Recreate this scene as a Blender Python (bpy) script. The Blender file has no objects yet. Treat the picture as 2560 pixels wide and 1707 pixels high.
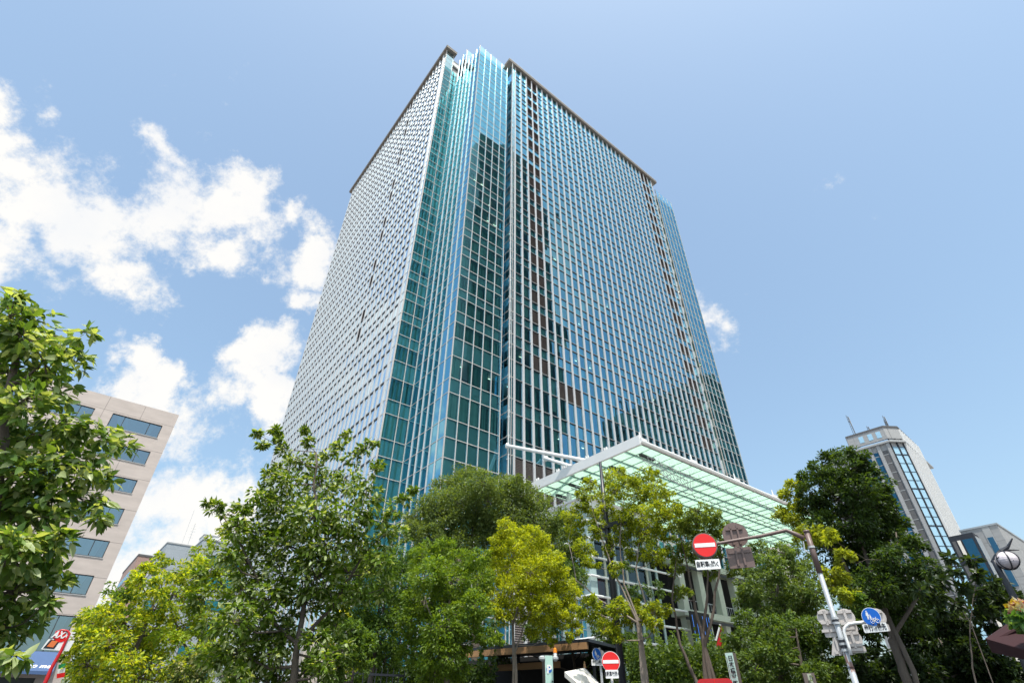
import bpy, math, random
import numpy as np
from mathutils import Vector, Matrix
random.seed(7); rng=np.random.default_rng(7)
R=math.radians
scn=bpy.context.scene; C=scn.collection
# ---------------------------------------------------------------- camera model
F=1288.78; PITCH=R(36.595); ROLL=R(-0.25675); AZ=R(50.4219); CX,CY=1300.52,851.35
CZ=1.6
fw=np.array([0,math.cos(PITCH),math.sin(PITCH)]); _r=np.array([1.,0,0]); _u=np.array([0,-math.sin(PITCH),math.cos(PITCH)])
rt=math.cos(ROLL)*_r+math.sin(ROLL)*_u; up=-math.sin(ROLL)*_r+math.cos(ROLL)*_u
A_=np.array([math.sin(AZ),math.cos(AZ),0]); B_=np.array([-math.cos(AZ),math.sin(AZ),0])
ROTZ=math.pi/2-AZ
def ray(x,y):
    d=fw*F+rt*(x-CX)-up*(y-CY); return d/np.linalg.norm(d)
def at(x,y,d):
    """world point seen at pixel x,y at horizontal range d"""
    v=ray(x,y); v=v*(d/math.hypot(v[0],v[1])); return np.array([v[0],v[1],v[2]+CZ])
def rad(x,y,d,rp):
    p=at(x,y,d)-np.array([0,0,CZ]); return rp*float(p@fw)/F
def W(a,b,z=0): return A_*a+B_*b+np.array([0,0,z])
cam=bpy.data.cameras.new('camera'); co=bpy.data.objects.new('camera',cam); C.objects.link(co)
cam.sensor_width=36; cam.lens=F/2560*36; cam.shift_x=-(CX-1280)/2560; cam.shift_y=(CY-853.5)/2560
cam.clip_end=20000; cam.clip_start=.1
M=Matrix((Vector(rt),Vector(up),Vector(-fw))).transposed().to_4x4(); M.translation=Vector((0,0,CZ)); co.matrix_world=M
scn.camera=co
# ---------------------------------------------------------------- materials
def new_mat(n):
    m=bpy.data.materials.new(n); m.use_nodes=True; nt=m.node_tree
    return m,nt,nt.nodes.get('Principled BSDF'),nt.nodes.get('Material Output')
def mat(n,col,rough=.6,metal=0,noise=.12,scale=1.5,spec=.5,emit=None,bump=0,stretch=None):
    m,nt,b,o=new_mat(n); b.inputs['Roughness'].default_value=rough; b.inputs['Metallic'].default_value=metal
    b.inputs['Specular IOR Level'].default_value=spec
    b.inputs['Base Color'].default_value=(*col,1)
    if noise or bump:
        tc=nt.nodes.new('ShaderNodeTexCoord'); src=tc.outputs['Object']
        if stretch:
            mp=nt.nodes.new('ShaderNodeMapping'); mp.inputs['Scale'].default_value=stretch; nt.links.new(src,mp.inputs[0]); src=mp.outputs[0]
        nz=nt.nodes.new('ShaderNodeTexNoise'); nz.inputs['Scale'].default_value=scale; nz.inputs['Detail'].default_value=5; nz.inputs['Roughness'].default_value=.6
        nt.links.new(src,nz.inputs['Vector'])
        if noise:
            hs=nt.nodes.new('ShaderNodeMixRGB'); hs.inputs[1].default_value=(*[c*(1-noise*1.6) for c in col],1); hs.inputs[2].default_value=(*[min(1,c*(1+noise*1.2)) for c in col],1)
            nt.links.new(nz.outputs['Fac'],hs.inputs[0]); nt.links.new(hs.outputs[0],b.inputs['Base Color'])
        if bump:
            bp=nt.nodes.new('ShaderNodeBump'); bp.inputs['Strength'].default_value=bump; bp.inputs['Distance'].default_value=.05; nt.links.new(nz.outputs['Fac'],bp.inputs['Height']); nt.links.new(bp.outputs[0],b.inputs['Normal'])
    if emit: b.inputs['Emission Color'].default_value=(*emit[:3],1); b.inputs['Emission Strength'].default_value=emit[3]
    return m
def glass(n,trans,gloss,fac,wav=.0,rough=.01):
    m,nt,b,o=new_mat(n); nt.nodes.remove(b)
    t=nt.nodes.new('ShaderNodeBsdfTransparent'); t.inputs[0].default_value=(*trans,1)
    g=nt.nodes.new('ShaderNodeBsdfGlossy'); g.inputs['Color'].default_value=(*gloss,1); g.inputs['Roughness'].default_value=rough
    fr=nt.nodes.new('ShaderNodeFresnel'); fr.inputs[0].default_value=1.6
    ad=nt.nodes.new('ShaderNodeMath'); ad.operation='ADD'; ad.inputs[1].default_value=fac; ad.use_clamp=True; nt.links.new(fr.outputs[0],ad.inputs[0])
    mx=nt.nodes.new('ShaderNodeMixShader'); nt.links.new(ad.outputs[0],mx.inputs[0]); nt.links.new(t.outputs[0],mx.inputs[1]); nt.links.new(g.outputs[0],mx.inputs[2])
    nt.links.new(mx.outputs[0],o.inputs[0])
    if wav:
        tc=nt.nodes.new('ShaderNodeTexCoord'); nz=nt.nodes.new('ShaderNodeTexNoise'); nz.inputs['Scale'].default_value=.35; nz.inputs['Detail'].default_value=1
        bp=nt.nodes.new('ShaderNodeBump'); bp.inputs['Strength'].default_value=wav; bp.inputs['Distance'].default_value=.05
        nt.links.new(tc.outputs['Object'],nz.inputs['Vector']); nt.links.new(nz.outputs['Fac'],bp.inputs['Height']); nt.links.new(bp.outputs[0],g.inputs['Normal'])
    return m
def striped(n,c1,c2,scale,rough=.8):
    m,nt,b,o=new_mat(n); b.inputs['Roughness'].default_value=rough
    tc=nt.nodes.new('ShaderNodeTexCoord'); mp=nt.nodes.new('ShaderNodeMapping'); mp.inputs['Scale'].default_value=(scale,scale,.06)
    nz=nt.nodes.new('ShaderNodeTexNoise'); nz.inputs['Scale'].default_value=1; nz.inputs['Detail'].default_value=3
    cr=nt.nodes.new('ShaderNodeValToRGB'); cr.color_ramp.elements[0].position=.4; cr.color_ramp.elements[1].position=.6
    cr.color_ramp.elements[0].color=(*c1,1); cr.color_ramp.elements[1].color=(*c2,1)
    nt.links.new(tc.outputs['Object'],mp.inputs[0]); nt.links.new(mp.outputs[0],nz.inputs['Vector']); nt.links.new(nz.outputs['Fac'],cr.inputs[0]); nt.links.new(cr.outputs[0],b.inputs['Base Color'])
    return m
def panelled(n,col,sx,sz,gap,rough=.7,noise=.12,dark=.55):
    """slabs of cladding: thin joints every sx metres along x/y and sz metres up"""
    m,nt,b,o=new_mat(n); b.inputs['Roughness'].default_value=rough
    tc=nt.nodes.new('ShaderNodeTexCoord'); sp=nt.nodes.new('ShaderNodeSeparateXYZ'); nt.links.new(tc.outputs['Object'],sp.inputs[0])
    def joint(out,s):
        dv=nt.nodes.new('ShaderNodeMath'); dv.operation='DIVIDE'; dv.inputs[1].default_value=s; nt.links.new(out,dv.inputs[0])
        frn=nt.nodes.new('ShaderNodeMath'); frn.operation='FRACT'; nt.links.new(dv.outputs[0],frn.inputs[0])
        lt=nt.nodes.new('ShaderNodeMath'); lt.operation='LESS_THAN'; lt.inputs[1].default_value=gap/s; nt.links.new(frn.outputs[0],lt.inputs[0]); return lt.outputs[0]
    ax=nt.nodes.new('ShaderNodeMath'); ax.operation='ADD'; nt.links.new(sp.outputs[0],ax.inputs[0]); nt.links.new(sp.outputs[1],ax.inputs[1])
    j=nt.nodes.new('ShaderNodeMath'); j.operation='MAXIMUM'; nt.links.new(joint(ax.outputs[0],sx),j.inputs[0]); nt.links.new(joint(sp.outputs[2],sz),j.inputs[1])
    mp=nt.nodes.new('ShaderNodeMapping'); mp.inputs['Scale'].default_value=(.35,.35,1.3); nt.links.new(tc.outputs['Object'],mp.inputs[0])
    nz=nt.nodes.new('ShaderNodeTexNoise'); nz.inputs['Scale'].default_value=1.4; nz.inputs['Detail'].default_value=8; nt.links.new(mp.outputs[0],nz.inputs['Vector'])
    c0=nt.nodes.new('ShaderNodeMixRGB'); c0.inputs[1].default_value=(*[c*(1-noise*1.5) for c in col],1); c0.inputs[2].default_value=(*[c*(1+noise) for c in col],1); nt.links.new(nz.outputs['Fac'],c0.inputs[0])
    c1=nt.nodes.new('ShaderNodeMixRGB'); c1.inputs[2].default_value=(*[c*dark for c in col],1); nt.links.new(j.outputs[0],c1.inputs[0]); nt.links.new(c0.outputs[0],c1.inputs[1]); nt.links.new(c1.outputs[0],b.inputs['Base Color'])
    return m
def leafmat(n,rough=.42,trans=.55):
    m,nt,b,o=new_mat(n)
    at_=nt.nodes.new('ShaderNodeAttribute'); at_.attribute_name='Col'
    b.inputs['Roughness'].default_value=rough; b.inputs['Specular IOR Level'].default_value=.34
    nt.links.new(at_.outputs['Color'],b.inputs['Base Color'])
    tl=nt.nodes.new('ShaderNodeBsdfTranslucent'); mu=nt.nodes.new('ShaderNodeMixRGB'); mu.blend_type='MULTIPLY'; mu.inputs[0].default_value=1; mu.inputs[2].default_value=(1.3,1.2,.3,1)
    nt.links.new(at_.outputs['Color'],mu.inputs[1]); nt.links.new(mu.outputs[0],tl.inputs[0])
    mx=nt.nodes.new('ShaderNodeMixShader'); mx.inputs[0].default_value=trans; nt.links.new(b.outputs[0],mx.inputs[1]); nt.links.new(tl.outputs[0],mx.inputs[2]); nt.links.new(mx.outputs[0],o.inputs[0])
    return m
m_white=mat('white_aluminium',(.70,.70,.70),.45,0,.04,.6)
m_fin=mat('pale_fin_metal',(.47,.48,.50),.38,0,.05,.5,stretch=(1,1,.1))
m_mull=mat('mullion_metal',(.50,.475,.455),.4,0,.05,.5)
m_ledge=mat('ledge_metal',(.36,.37,.38),.5,0,.08,1)
m_dark=mat('dark_frame_and_shade',(.03,.032,.035),.5)
m_louvre=mat('brown_louvre_metal',(.19,.165,.16),.55,0,.08,1)
m_soffit=mat('brown_soffit_metal',(.17,.145,.125),.6)
m_spandrel=mat('spandrel_panel',(.74,.78,.76),.8,0,.08,.7)
m_core=mat('interior_core',(.16,.17,.17),.9)
m_blind=striped('pale_blind',(.55,.62,.56),(.72,.78,.70),2.2)
m_curtain=striped('dark_curtain',(.09,.19,.16),(.40,.54,.48),3.2)
m_tube=mat('ceiling_light',(1,1,.9),.5,emit=(1,.93,.7,6),noise=0)
m_glassA=glass('curtain_wall_glass',(.52,.90,.87),(.28,.68,.93),.33,.09)
m_glassC=glass('corner_glass',(.50,.90,.86),(.22,.50,.62),.15,.08)
m_glassB=glass('clear_parapet_glass',(.55,.82,.86),(.62,.86,.97),.30,.05)
m_glassL=glass('light_facade_glass',(.35,.50,.55),(.72,.86,.95),.55,.06)
m_gray=mat('dark_grey_cladding',(.10,.10,.105),.6)
m_conc=panelled('beige_concrete',(.48,.415,.385),3.4,3.25,.045,noise=.17,dark=.45)
m_bluec=panelled('blue_grey_panels',(.33,.37,.41),4,3.4,.03)
m_red=panelled('red_brown_tile',(.36,.235,.20),3,3.4,.04)
m_stone=panelled('light_stone',(.60,.575,.545),2.4,3.6,.04)
m_gconc=panelled('pale_grey_concrete',(.33,.335,.345),5,4.2,.08,noise=.16)
m_win=glass('window_glass',(.30,.48,.52),(.62,.78,.88),.28,.1)
m_lobby=glass('lobby_glass',(.42,.52,.50),(.45,.55,.60),.06,.06)
m_int=mat('room_interior',(.06,.07,.075),.9)
m_drape=striped('grey_blue_drape',(.32,.42,.46),(.46,.56,.60),1.1)
m_asph=mat('asphalt',(.05,.05,.052),.9,0,.2,3,bump=.3)
m_pave=panelled('paving',(.32,.30,.28),.6,.6,.01)
m_line=mat('road_paint',(.8,.8,.78),.7)
m_bark=mat('bark',(.115,.092,.075),.9,0,.35,9,bump=.6,stretch=(1,1,.3))
m_barkl=mat('pale_bark',(.26,.215,.18),.9,0,.3,9,bump=.5,stretch=(1,1,.3))
m_leaf=leafmat('foliage')
m_leafb=leafmat('broad_foliage',.36,.5)
m_brown=mat('brown_paint',(.155,.105,.095),.45,0,.1,3)
m_grey=mat('galvanised_steel',(.46,.48,.50),.42,.0,.12,4)
m_rust=mat('weathered_pole',(.44,.47,.50),.45,0,.1,3)
m_black=mat('black_steel',(.022,.025,.035),.4,0,.1,2)
m_signr=mat('sign_red',(.72,.012,.012),.35,0,.03)
m_signb=mat('sign_blue',(.0,.12,.55),.35,0,.03)
m_signw=mat('sign_white',(.80,.80,.80),.4,0,.03)
m_plate=mat('sign_back_aluminium',(.50,.46,.44),.45,0,.08,5)
m_ink=mat('sign_ink',(.015,.015,.02),.5,noise=0)
m_mint=mat('mint_pylon',(.45,.66,.60),.35,0,.05)
m_pilb=mat('pylon_side',(.16,.13,.12),.5)
m_amber=mat('amber_lens',(.85,.25,.01),.2)
m_wood=mat('weathered_wood',(.34,.19,.09),.75,0,.25,2,stretch=(.3,.3,3))
m_cream=mat('cream_canvas',(.74,.70,.64),.8,0,.08,2)
m_maroon=mat('maroon_canvas',(.03,.004,.006),.85,0,.2,6)
m_awn=mat('blue_awning_canvas',(.055,.105,.23),.8,0,.08,2)
m_redp=mat('red_paint',(.48,.012,.018),.35,0,.05)
m_col=mat('pale_green_column',(.42,.45,.37),.7,0,.12,2)
m_gcol=mat('pale_blue_panel',(.34,.44,.44),.5,0,.08,1)
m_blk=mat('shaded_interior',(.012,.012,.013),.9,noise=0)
m_fence=mat('pale_stone_wall',(.50,.44,.40),.8,0,.1,2)
def canopy_mat():
    m,nt,b,o=new_mat('frosted_canopy_glass'); nt.nodes.remove(b)
    tl=nt.nodes.new('ShaderNodeBsdfTranslucent'); tl.inputs[0].default_value=(.60,.76,.655,1)
    df=nt.nodes.new('ShaderNodeBsdfDiffuse'); df.inputs[0].default_value=(.50,.64,.54,1)
    tr=nt.nodes.new('ShaderNodeBsdfTransparent'); tr.inputs[0].default_value=(.86,.97,.92,1)
    m1=nt.nodes.new('ShaderNodeMixShader'); m1.inputs[0].default_value=.22; nt.links.new(tl.outputs[0],m1.inputs[1]); nt.links.new(df.outputs[0],m1.inputs[2])
    m2=nt.nodes.new('ShaderNodeMixShader'); m2.inputs[0].default_value=.28; nt.links.new(m1.outputs[0],m2.inputs[1]); nt.links.new(tr.outputs[0],m2.inputs[2]); nt.links.new(m2.outputs[0],o.inputs[0]); return m
m_canopy=canopy_mat()
def rust_mat():
    nt=m_rust.node_tree; b=nt.nodes['Principled BSDF']
    tc=nt.nodes.new('ShaderNodeTexCoord'); nz=nt.nodes.new('ShaderNodeTexNoise'); nz.inputs['Scale'].default_value=3.2; nz.inputs['Detail'].default_value=6
    mp=nt.nodes.new('ShaderNodeMapping'); mp.inputs['Scale'].default_value=(1.4,1.4,.45); nt.links.new(tc.outputs['Object'],mp.inputs[0]); nt.links.new(mp.outputs[0],nz.inputs['Vector'])
    cr=nt.nodes.new('ShaderNodeValToRGB'); cr.color_ramp.elements[0].position=.585; cr.color_ramp.elements[1].position=.605
    cr.color_ramp.elements[0].color=(.32,.35,.385,1); cr.color_ramp.elements[1].color=(.19,.115,.10,1)
    nt.links.new(nz.outputs['Fac'],cr.inputs[0]); nt.links.new(cr.outputs[0],b.inputs['Base Color'])
rust_mat()
# ---------------------------------------------------------------- mesh helpers
class MB:
    def __init__(s): s.v=[]; s.f=[]; s.mi=[]; s.mats=[]
    def _m(s,m):
        if m not in s.mats: s.mats.append(m)
        return s.mats.index(m)
    def quad(s,p,m):
        n=len(s.v); s.v+= [tuple(map(float,q)) for q in p]; s.f.append(tuple(range(n,n+len(p)))); s.mi.append(s._m(m)); return s
    def box(s,x0,x1,y0,y1,z0,z1,m,flip=False):
        n=len(s.v); s.v+=[(x0,y0,z0),(x1,y0,z0),(x1,y1,z0),(x0,y1,z0),(x0,y0,z1),(x1,y0,z1),(x1,y1,z1),(x0,y1,z1)]
        for q in ((0,3,2,1),(4,5,6,7),(0,1,5,4),(1,2,6,5),(2,3,7,6),(3,0,4,7)): s.f.append(tuple(n+i for i in q)); s.mi.append(s._m(m))
        return s
    def prism(s,poly,z0,z1,m):
        k=len(poly); n=len(s.v); s.v+=[(x,y,z0) for x,y in poly]+[(x,y,z1) for x,y in poly]; mi=s._m(m)
        s.f.append(tuple(n+i for i in reversed(range(k)))); s.f.append(tuple(n+k+i for i in range(k))); s.mi+=[mi,mi]
        for i in range(k): s.f.append((n+i,n+(i+1)%k,n+k+(i+1)%k,n+k+i)); s.mi.append(mi)
        return s
    def extr(s,poly,fr,t,m):
        """extrude a 2D outline (in frame fr=(origin,x,y,n)) by thickness t along -n"""
        o,X,Y,N=fr; k=len(poly); n=len(s.v); mi=s._m(m)
        s.v+=[tuple(o+X*x+Y*y) for x,y in poly]+[tuple(o+X*x+Y*y-N*t) for x,y in poly]
        s.f.append(tuple(n+i for i in range(k))); s.f.append(tuple(n+k+i for i in reversed(range(k)))); s.mi+=[mi,mi]
        for i in range(k): s.f.append((n+(i+1)%k,n+i,n+k+i,n+k+(i+1)%k)); s.mi.append(mi)
        return s
    def tube(s,pts,r,m,n=8,cap=True):
        pts=[np.array(p,float) for p in pts]
        if not hasattr(r,'__len__'): r=[r]*len(pts)
        base=len(s.v); mi=s._m(m); ref=None
        for i,p in enumerate(pts):
            t=pts[min(i+1,len(pts)-1)]-pts[max(i-1,0)]; L=np.linalg.norm(t); t=t/L if L>1e-9 else np.array([0,0,1.])
            if ref is None:
                ref=np.cross(t,[0,0,1.]); 
                if np.linalg.norm(ref)<.1: ref=np.cross(t,[1.,0,0])
            ref=ref-t*(ref@t); ref/=np.linalg.norm(ref); w=np.cross(t,ref)
            for k in range(n):
                a=2*math.pi*k/n; s.v.append(tuple(p+(ref*math.cos(a)+w*math.sin(a))*r[i]))
        for i in range(len(pts)-1):
            for k in range(n):
                a=base+i*n+k; b=base+i*n+(k+1)%n; s.f.append((a,b,b+n,a+n)); s.mi.append(mi)
        if cap:
            s.f.append(tuple(base+k for k in reversed(range(n)))); s.f.append(tuple(base+(len(pts)-1)*n+k for k in range(n))); s.mi+=[mi,mi]
        return s
    def mesh(s,name,org=(0,0,0),smooth=False):
        me=bpy.data.meshes.new(name); v=np.array(s.v,float).reshape(-1,3)-np.array(org)
        me.from_pydata(v.tolist(),[],s.f); 
        for m in s.mats: me.materials.append(m)
        me.polygons.foreach_set('material_index',s.mi)
        if smooth: me.polygons.foreach_set('use_smooth',[True]*len(me.polygons))
        me.update(); return me
def tag(o,label=None,cat=None,group=None,kind=None):
    if label: o['label']=label
    if cat: o['category']=cat
    if group: o['group']=group
    if kind: o['kind']=kind
    return o
def thing(name,label,cat,loc=(0,0,0),rz=0,group=None):
    o=bpy.data.objects.new(name,None); C.objects.link(o); o.location=loc; o.rotation_euler=(0,0,rz); o.empty_display_size=.3
    return tag(o,label,cat,group)
def part(name,mb,parent=None,org=(0,0,0),smooth=False,label=None,kind=None):
    me=mb if isinstance(mb,bpy.types.Mesh) else mb.mesh(name,org,smooth)
    o=bpy.data.objects.new(name,me); C.objects.link(o); o.parent=parent
    return tag(o,label,kind=kind)
def struct(name,mb,loc=(0,0,0),rz=0):
    o=part(name,mb); o.location=loc; o.rotation_euler=(0,0,rz); return tag(o,kind='structure')
def abthing(name,label,cat,a,b,group=None):
    """thing whose local axes are the tower's A (x) and B (y) axes; local origin at ab"""
    return thing(name,label,cat,tuple(W(a,b,0)),ROTZ,group)
def frame(P,yaw=0,nrm=None):
    """sign frame at P facing the camera's ground position turned by yaw degrees"""
    if nrm is None:
        d=-np.array([P[0],P[1],0]); d/=np.linalg.norm(d); a=math.atan2(d[1],d[0])+R(yaw); nrm=np.array([math.cos(a),math.sin(a),0])
    Y=np.array([0,0,1.]); X=np.cross(Y,nrm); return (np.array(P,float),X,Y,nrm)
def circ(r,n=40,cx=0,cy=0,a0=0,a1=360): return [(cx+r*math.cos(R(a0+(a1-a0)*i/n)),cy+r*math.sin(R(a0+(a1-a0)*i/n))) for i in range(n)]
def rrect(w,h,r,cx=0,cy=0):
    o=[]
    for sx,sy,a in ((1,1,0),(-1,1,90),(-1,-1,180),(1,-1,270)):
        for k in range(5):
            t=R(a+90*k/4); o.append((cx+sx*(w/2-r)+r*math.cos(t),cy+sy*(h/2-r)+r*math.sin(t)))
    return o
def shift(fr,d): return (fr[0]+fr[3]*d,fr[1],fr[2],fr[3])
def text(name,s,size,fr,dx,dy,m,parent,org=(0,0,0),sx=1,bold=0,align='CENTER',shear=0):
    cu=bpy.data.curves.new(name,'FONT'); cu.body=s; cu.size=size; cu.align_x=align; cu.align_y='CENTER'; cu.offset=bold; cu.extrude=.001; cu.shear=shear
    ob=bpy.data.objects.new('tmp',cu); C.objects.link(ob)
    dg=bpy.context.evaluated_depsgraph_get(); me=bpy.data.meshes.new_from_object(ob.evaluated_get(dg)); bpy.data.objects.remove(ob)
    o,X,Y,N=fr; n=len(me.vertices); v=np.zeros(n*3); me.vertices.foreach_get('co',v); v=v.reshape(-1,3)
    w=o+np.outer(v[:,0]*sx+dx,X)+np.outer(v[:,1]+dy,Y)+np.outer(v[:,2]+.004,N)-np.array(org)
    me.vertices.foreach_set('co',w.ravel()); me.materials.clear(); me.materials.append(m); me.update()
    return part(name,me,parent)
#SCENE
SUNE=2.8; CLOUD=(4.95,4.98,5.02); SKYTINT=(.97,1.05,.93); VEIL=(.53,.74,1.22); SKYS=.1; EXPO=0.95
# ---------------------------------------------------------------- world, sun
SUN_EL=R(67); sdir=np.array([.2,-.98,0]); sdir/=np.linalg.norm(sdir)
sv=sdir*math.cos(SUN_EL)+np.array([0,0,math.sin(SUN_EL)])
sl=bpy.data.lights.new('sun','SUN'); sl.energy=SUNE; sl.angle=R(.53); sl.color=(1,.955,.88); so=bpy.data.objects.new('sun',sl); C.objects.link(so)
so.rotation_euler=Vector(sv).to_track_quat('Z','Y').to_euler(); so.location=(0,-50,80)
w=bpy.data.worlds.new('World'); scn.world=w; w.use_nodes=True; nt=w.node_tree; bg=nt.nodes['Background']; L=nt.links
def nd(t,**k):
    n=nt.nodes.new(t)
    for a,b in k.items(): setattr(n,a,b)
    return n
def mth(op,a,b=None,c=None,clamp=False):
    n=nd('ShaderNodeMath',operation=op,use_clamp=clamp)
    for i,x in enumerate((a,b,c)):
        if x is None: continue
        if isinstance(x,(int,float)): n.inputs[i].default_value=x
        else: L.new(x,n.inputs[i])
    return n.outputs[0]
sky=nd('ShaderNodeTexSky',sky_type='NISHITA',sun_disc=False,sun_elevation=SUN_EL,sun_rotation=math.atan2(sdir[0],sdir[1])); sky.dust_density=3.5; sky.ozone_density=1.6; sky.air_density=1.15
geo=nd('ShaderNodeTexCoord'); dirn=geo.outputs['Generated']
def noise(scale,det,rough,off=(0,0,0)):
    mp=nd('ShaderNodeMapping'); mp.inputs['Location'].default_value=off; L.new(dirn,mp.inputs[0])
    n=nd('ShaderNodeTexNoise'); n.inputs['Scale'].default_value=scale; n.inputs['Detail'].default_value=det; n.inputs['Roughness'].default_value=rough; L.new(mp.outputs[0],n.inputs['Vector']); return n
n1=noise(7,8,.62); wv=nd('ShaderNodeVectorMath',operation='SUBTRACT'); L.new(n1.outputs['Color'],wv.inputs[0]); wv.inputs[1].default_value=(.5,.5,.5)
ws=nd('ShaderNodeVectorMath',operation='SCALE'); L.new(wv.outputs[0],ws.inputs[0]); ws.inputs['Scale'].default_value=.17
wd=nd('ShaderNodeVectorMath',operation='ADD'); L.new(dirn,wd.inputs[0]); L.new(ws.outputs[0],wd.inputs[1])
# cloud lumps: direction (from where they stand in the sky) and angular radius
BL=[(-40,330,150,1),(90,480,190,1),(-30,640,200,1),(230,560,190,1),(390,520,150,1),(400,380,75,.75),(500,500,120,.9),(600,480,95,.9),(300,680,130,.8),(660,590,80,.6),(560,640,80,.85),(740,565,45,.6),(110,250,70,.45),(640,540,60,.6),
    (815,640,75,.95),(790,740,60,.8),(880,900,60,.6),(330,900,85,1.2),(300,980,120,1.2),(380,960,90,1.2),(420,1060,110,.7),(650,880,100,1.1),(720,850,80,1.1),(560,900,60,.6),(680,990,90,1),(600,960,80,.7),
    (450,1250,150,1.1),(560,1200,110,.8),(480,1380,170,1.1),(300,1450,160,.9),(620,1300,130,.9),(260,1300,120,.9),(620,1150,80,.5),
    (1790,790,70,.6),(1770,830,50,.6),(1850,800,40,.25),(2060,500,45,.14),(560,235,50,.14),(1700,760,60,.5)]
dens=None
for (x,y,rp,wt) in BL:
    d=ray(x,y); pr=ray(x+rp,y); rr=float(np.linalg.norm(d-pr))*1.1
    ds=nd('ShaderNodeVectorMath',operation='DISTANCE'); L.new(wd.outputs[0],ds.inputs[0]); ds.inputs[1].default_value=tuple(d)
    v=mth('MULTIPLY_ADD',ds.outputs['Value'],-wt/rr,wt)
    dens=v if dens is None else mth('SMOOTH_MAX',dens,v,.12)
# clouds behind the camera, seen only in the glass
def dirblob(vec,rr,wt):
    global dens
    vec=np.array(vec,float); vec/=np.linalg.norm(vec)
    ds=nd('ShaderNodeVectorMath',operation='DISTANCE'); L.new(wd.outputs[0],ds.inputs[0]); ds.inputs[1].default_value=tuple(vec)
    dens=mth('SMOOTH_MAX',dens,mth('MULTIPLY_ADD',ds.outputs['Value'],-wt/rr,wt),.12)
for (x,y,rr,wt) in ((1395,640,.10,.8),(1425,790,.10,.7),(1110,900,.0,0)):
    if not wt: continue
    v=ray(x,y); n=-B_; dirblob(v-2*(v@n)*n,rr,wt)
for (x,y,rr,wt) in ((1085,1080,.10,.7),(985,900,.08,.6)):
    v=ray(x,y); n=-A_; dirblob(v-2*(v@n)*n,rr,wt)
n2=noise(8,12,.68,(3,1,2)); n3=noise(30,8,.7,(1,5,0))
fb=mth('MULTIPLY_ADD',n2.outputs['Fac'],2.3,-1.17); fb2=mth('MULTIPLY_ADD',n3.outputs['Fac'],1.0,-.5)
tot=mth('ADD',mth('ADD',dens,fb),fb2)
mr=nd('ShaderNodeMapRange',interpolation_type='SMOOTHSTEP'); mr.inputs['From Min'].default_value=.05; mr.inputs['From Max'].default_value=.66; L.new(tot,mr.inputs[0])
core=nd('ShaderNodeMapRange'); core.inputs['From Min'].default_value=.3; core.inputs['From Max'].default_value=1.3; L.new(tot,core.inputs[0])
n4=noise(5,6,.6,(7,2,9)); shade=nd('ShaderNodeMapRange'); shade.inputs['From Min'].default_value=.35; shade.inputs['From Max'].default_value=.65; L.new(n4.outputs['Fac'],shade.inputs[0])
cc=nd('ShaderNodeMixRGB'); cc.inputs[1].default_value=(CLOUD[0],CLOUD[1],CLOUD[2],1); cc.inputs[2].default_value=(CLOUD[0]*1.13,CLOUD[1]*1.09,CLOUD[2]*1.02,1); L.new(shade.outputs[0],cc.inputs[0])
st=nd('ShaderNodeMixRGB',blend_type='MULTIPLY'); st.inputs[0].default_value=1; L.new(sky.outputs[0],st.inputs[1]); st.inputs[2].default_value=(*SKYTINT,1)
# thin high summer haze whitens the sky everywhere
hz=nd('ShaderNodeMixRGB',blend_type='ADD'); hz.inputs[0].default_value=1; L.new(st.outputs[0],hz.inputs[1]); hz.inputs[2].default_value=(*VEIL,1)
mx=nd('ShaderNodeMixRGB'); L.new(mth('MULTIPLY',mr.outputs[0],.97),mx.inputs[0]); L.new(hz.outputs[0],mx.inputs[1]); L.new(cc.outputs[0],mx.inputs[2])
L.new(mx.outputs[0],bg.inputs[0]); bg.inputs[1].default_value=SKYS
vs=scn.view_settings; vs.view_transform='Standard'; vs.look='None'; vs.exposure=EXPO; vs.gamma=1; scn.cycles.max_bounces=8; scn.cycles.transparent_max_bounces=16; scn.cycles.diffuse_bounces=3; scn.cycles.glossy_bounces=3
scn.cycles.use_denoising=True
# ---------------------------------------------------------------- ground
def sheet(x0,x1,y0,y1,z,m): return MB().quad([(x0,y0,z),(x1,y0,z),(x1,y1,z),(x0,y1,z)],m)
struct('ground',sheet(-6000,6000,-6000,6000,-.15,m_pave))
O=(0,0,0)
struct('road',MB().box(-6,22,-400,400,-.14,-.012,m_asph),O,ROTZ)
struct('pavement',MB().box(22.2,30,-400,52,-.14,.0,m_pave),O,ROTZ)
struct('side_pavement',MB().box(-9,-6.2,-400,400,-.14,.0,m_pave),O,ROTZ)
# ---------------------------------------------------------------- the glass tower
TA,TB=31.39,53.53; TO=(TA,TB,0)
tower=abthing('glass_tower','tall blue glass high-rise with pale vertical fins and a stepped glass corner, filling the middle','tower',TA,TB)
Z=lambda z:z+CZ
SP=[(149.7,151.5),(144.9,146.8),(140.2,142.0),(135.6,137.4),(130.85,132.7),(126.3,128.2),(121.8,123.6),(117.1,119.0),(112.25,114.1),(107.35,109.2)]
SP+=[(109.2-4.82*k-1.88,109.2-4.82*k) for k in range(1,8)]+[(68.7,70.65),(63.9,65.85),(59.1,61.0),(54.3,56.15),(49.3,51.4),(43.0,46.3),(36.8,39.2),(30.1,32.8),(27.2,30.1)]
z_=27.2
while z_>3: SP.append((z_-2.9,z_)); z_-=2.9
def P(ax,pl,s,d,z): return (s,pl+d,Z(z)) if ax=='a' else (pl+d,s,Z(z))
def bx(mb,ax,pl,s0,s1,d0,d1,z0,z1,m):
    if ax=='a': mb.box(s0,s1,pl+d0,pl+d1,Z(z0),Z(z1),m)
    else: mb.box(pl+d0,pl+d1,s0,s1,Z(z0),Z(z1),m)
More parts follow.
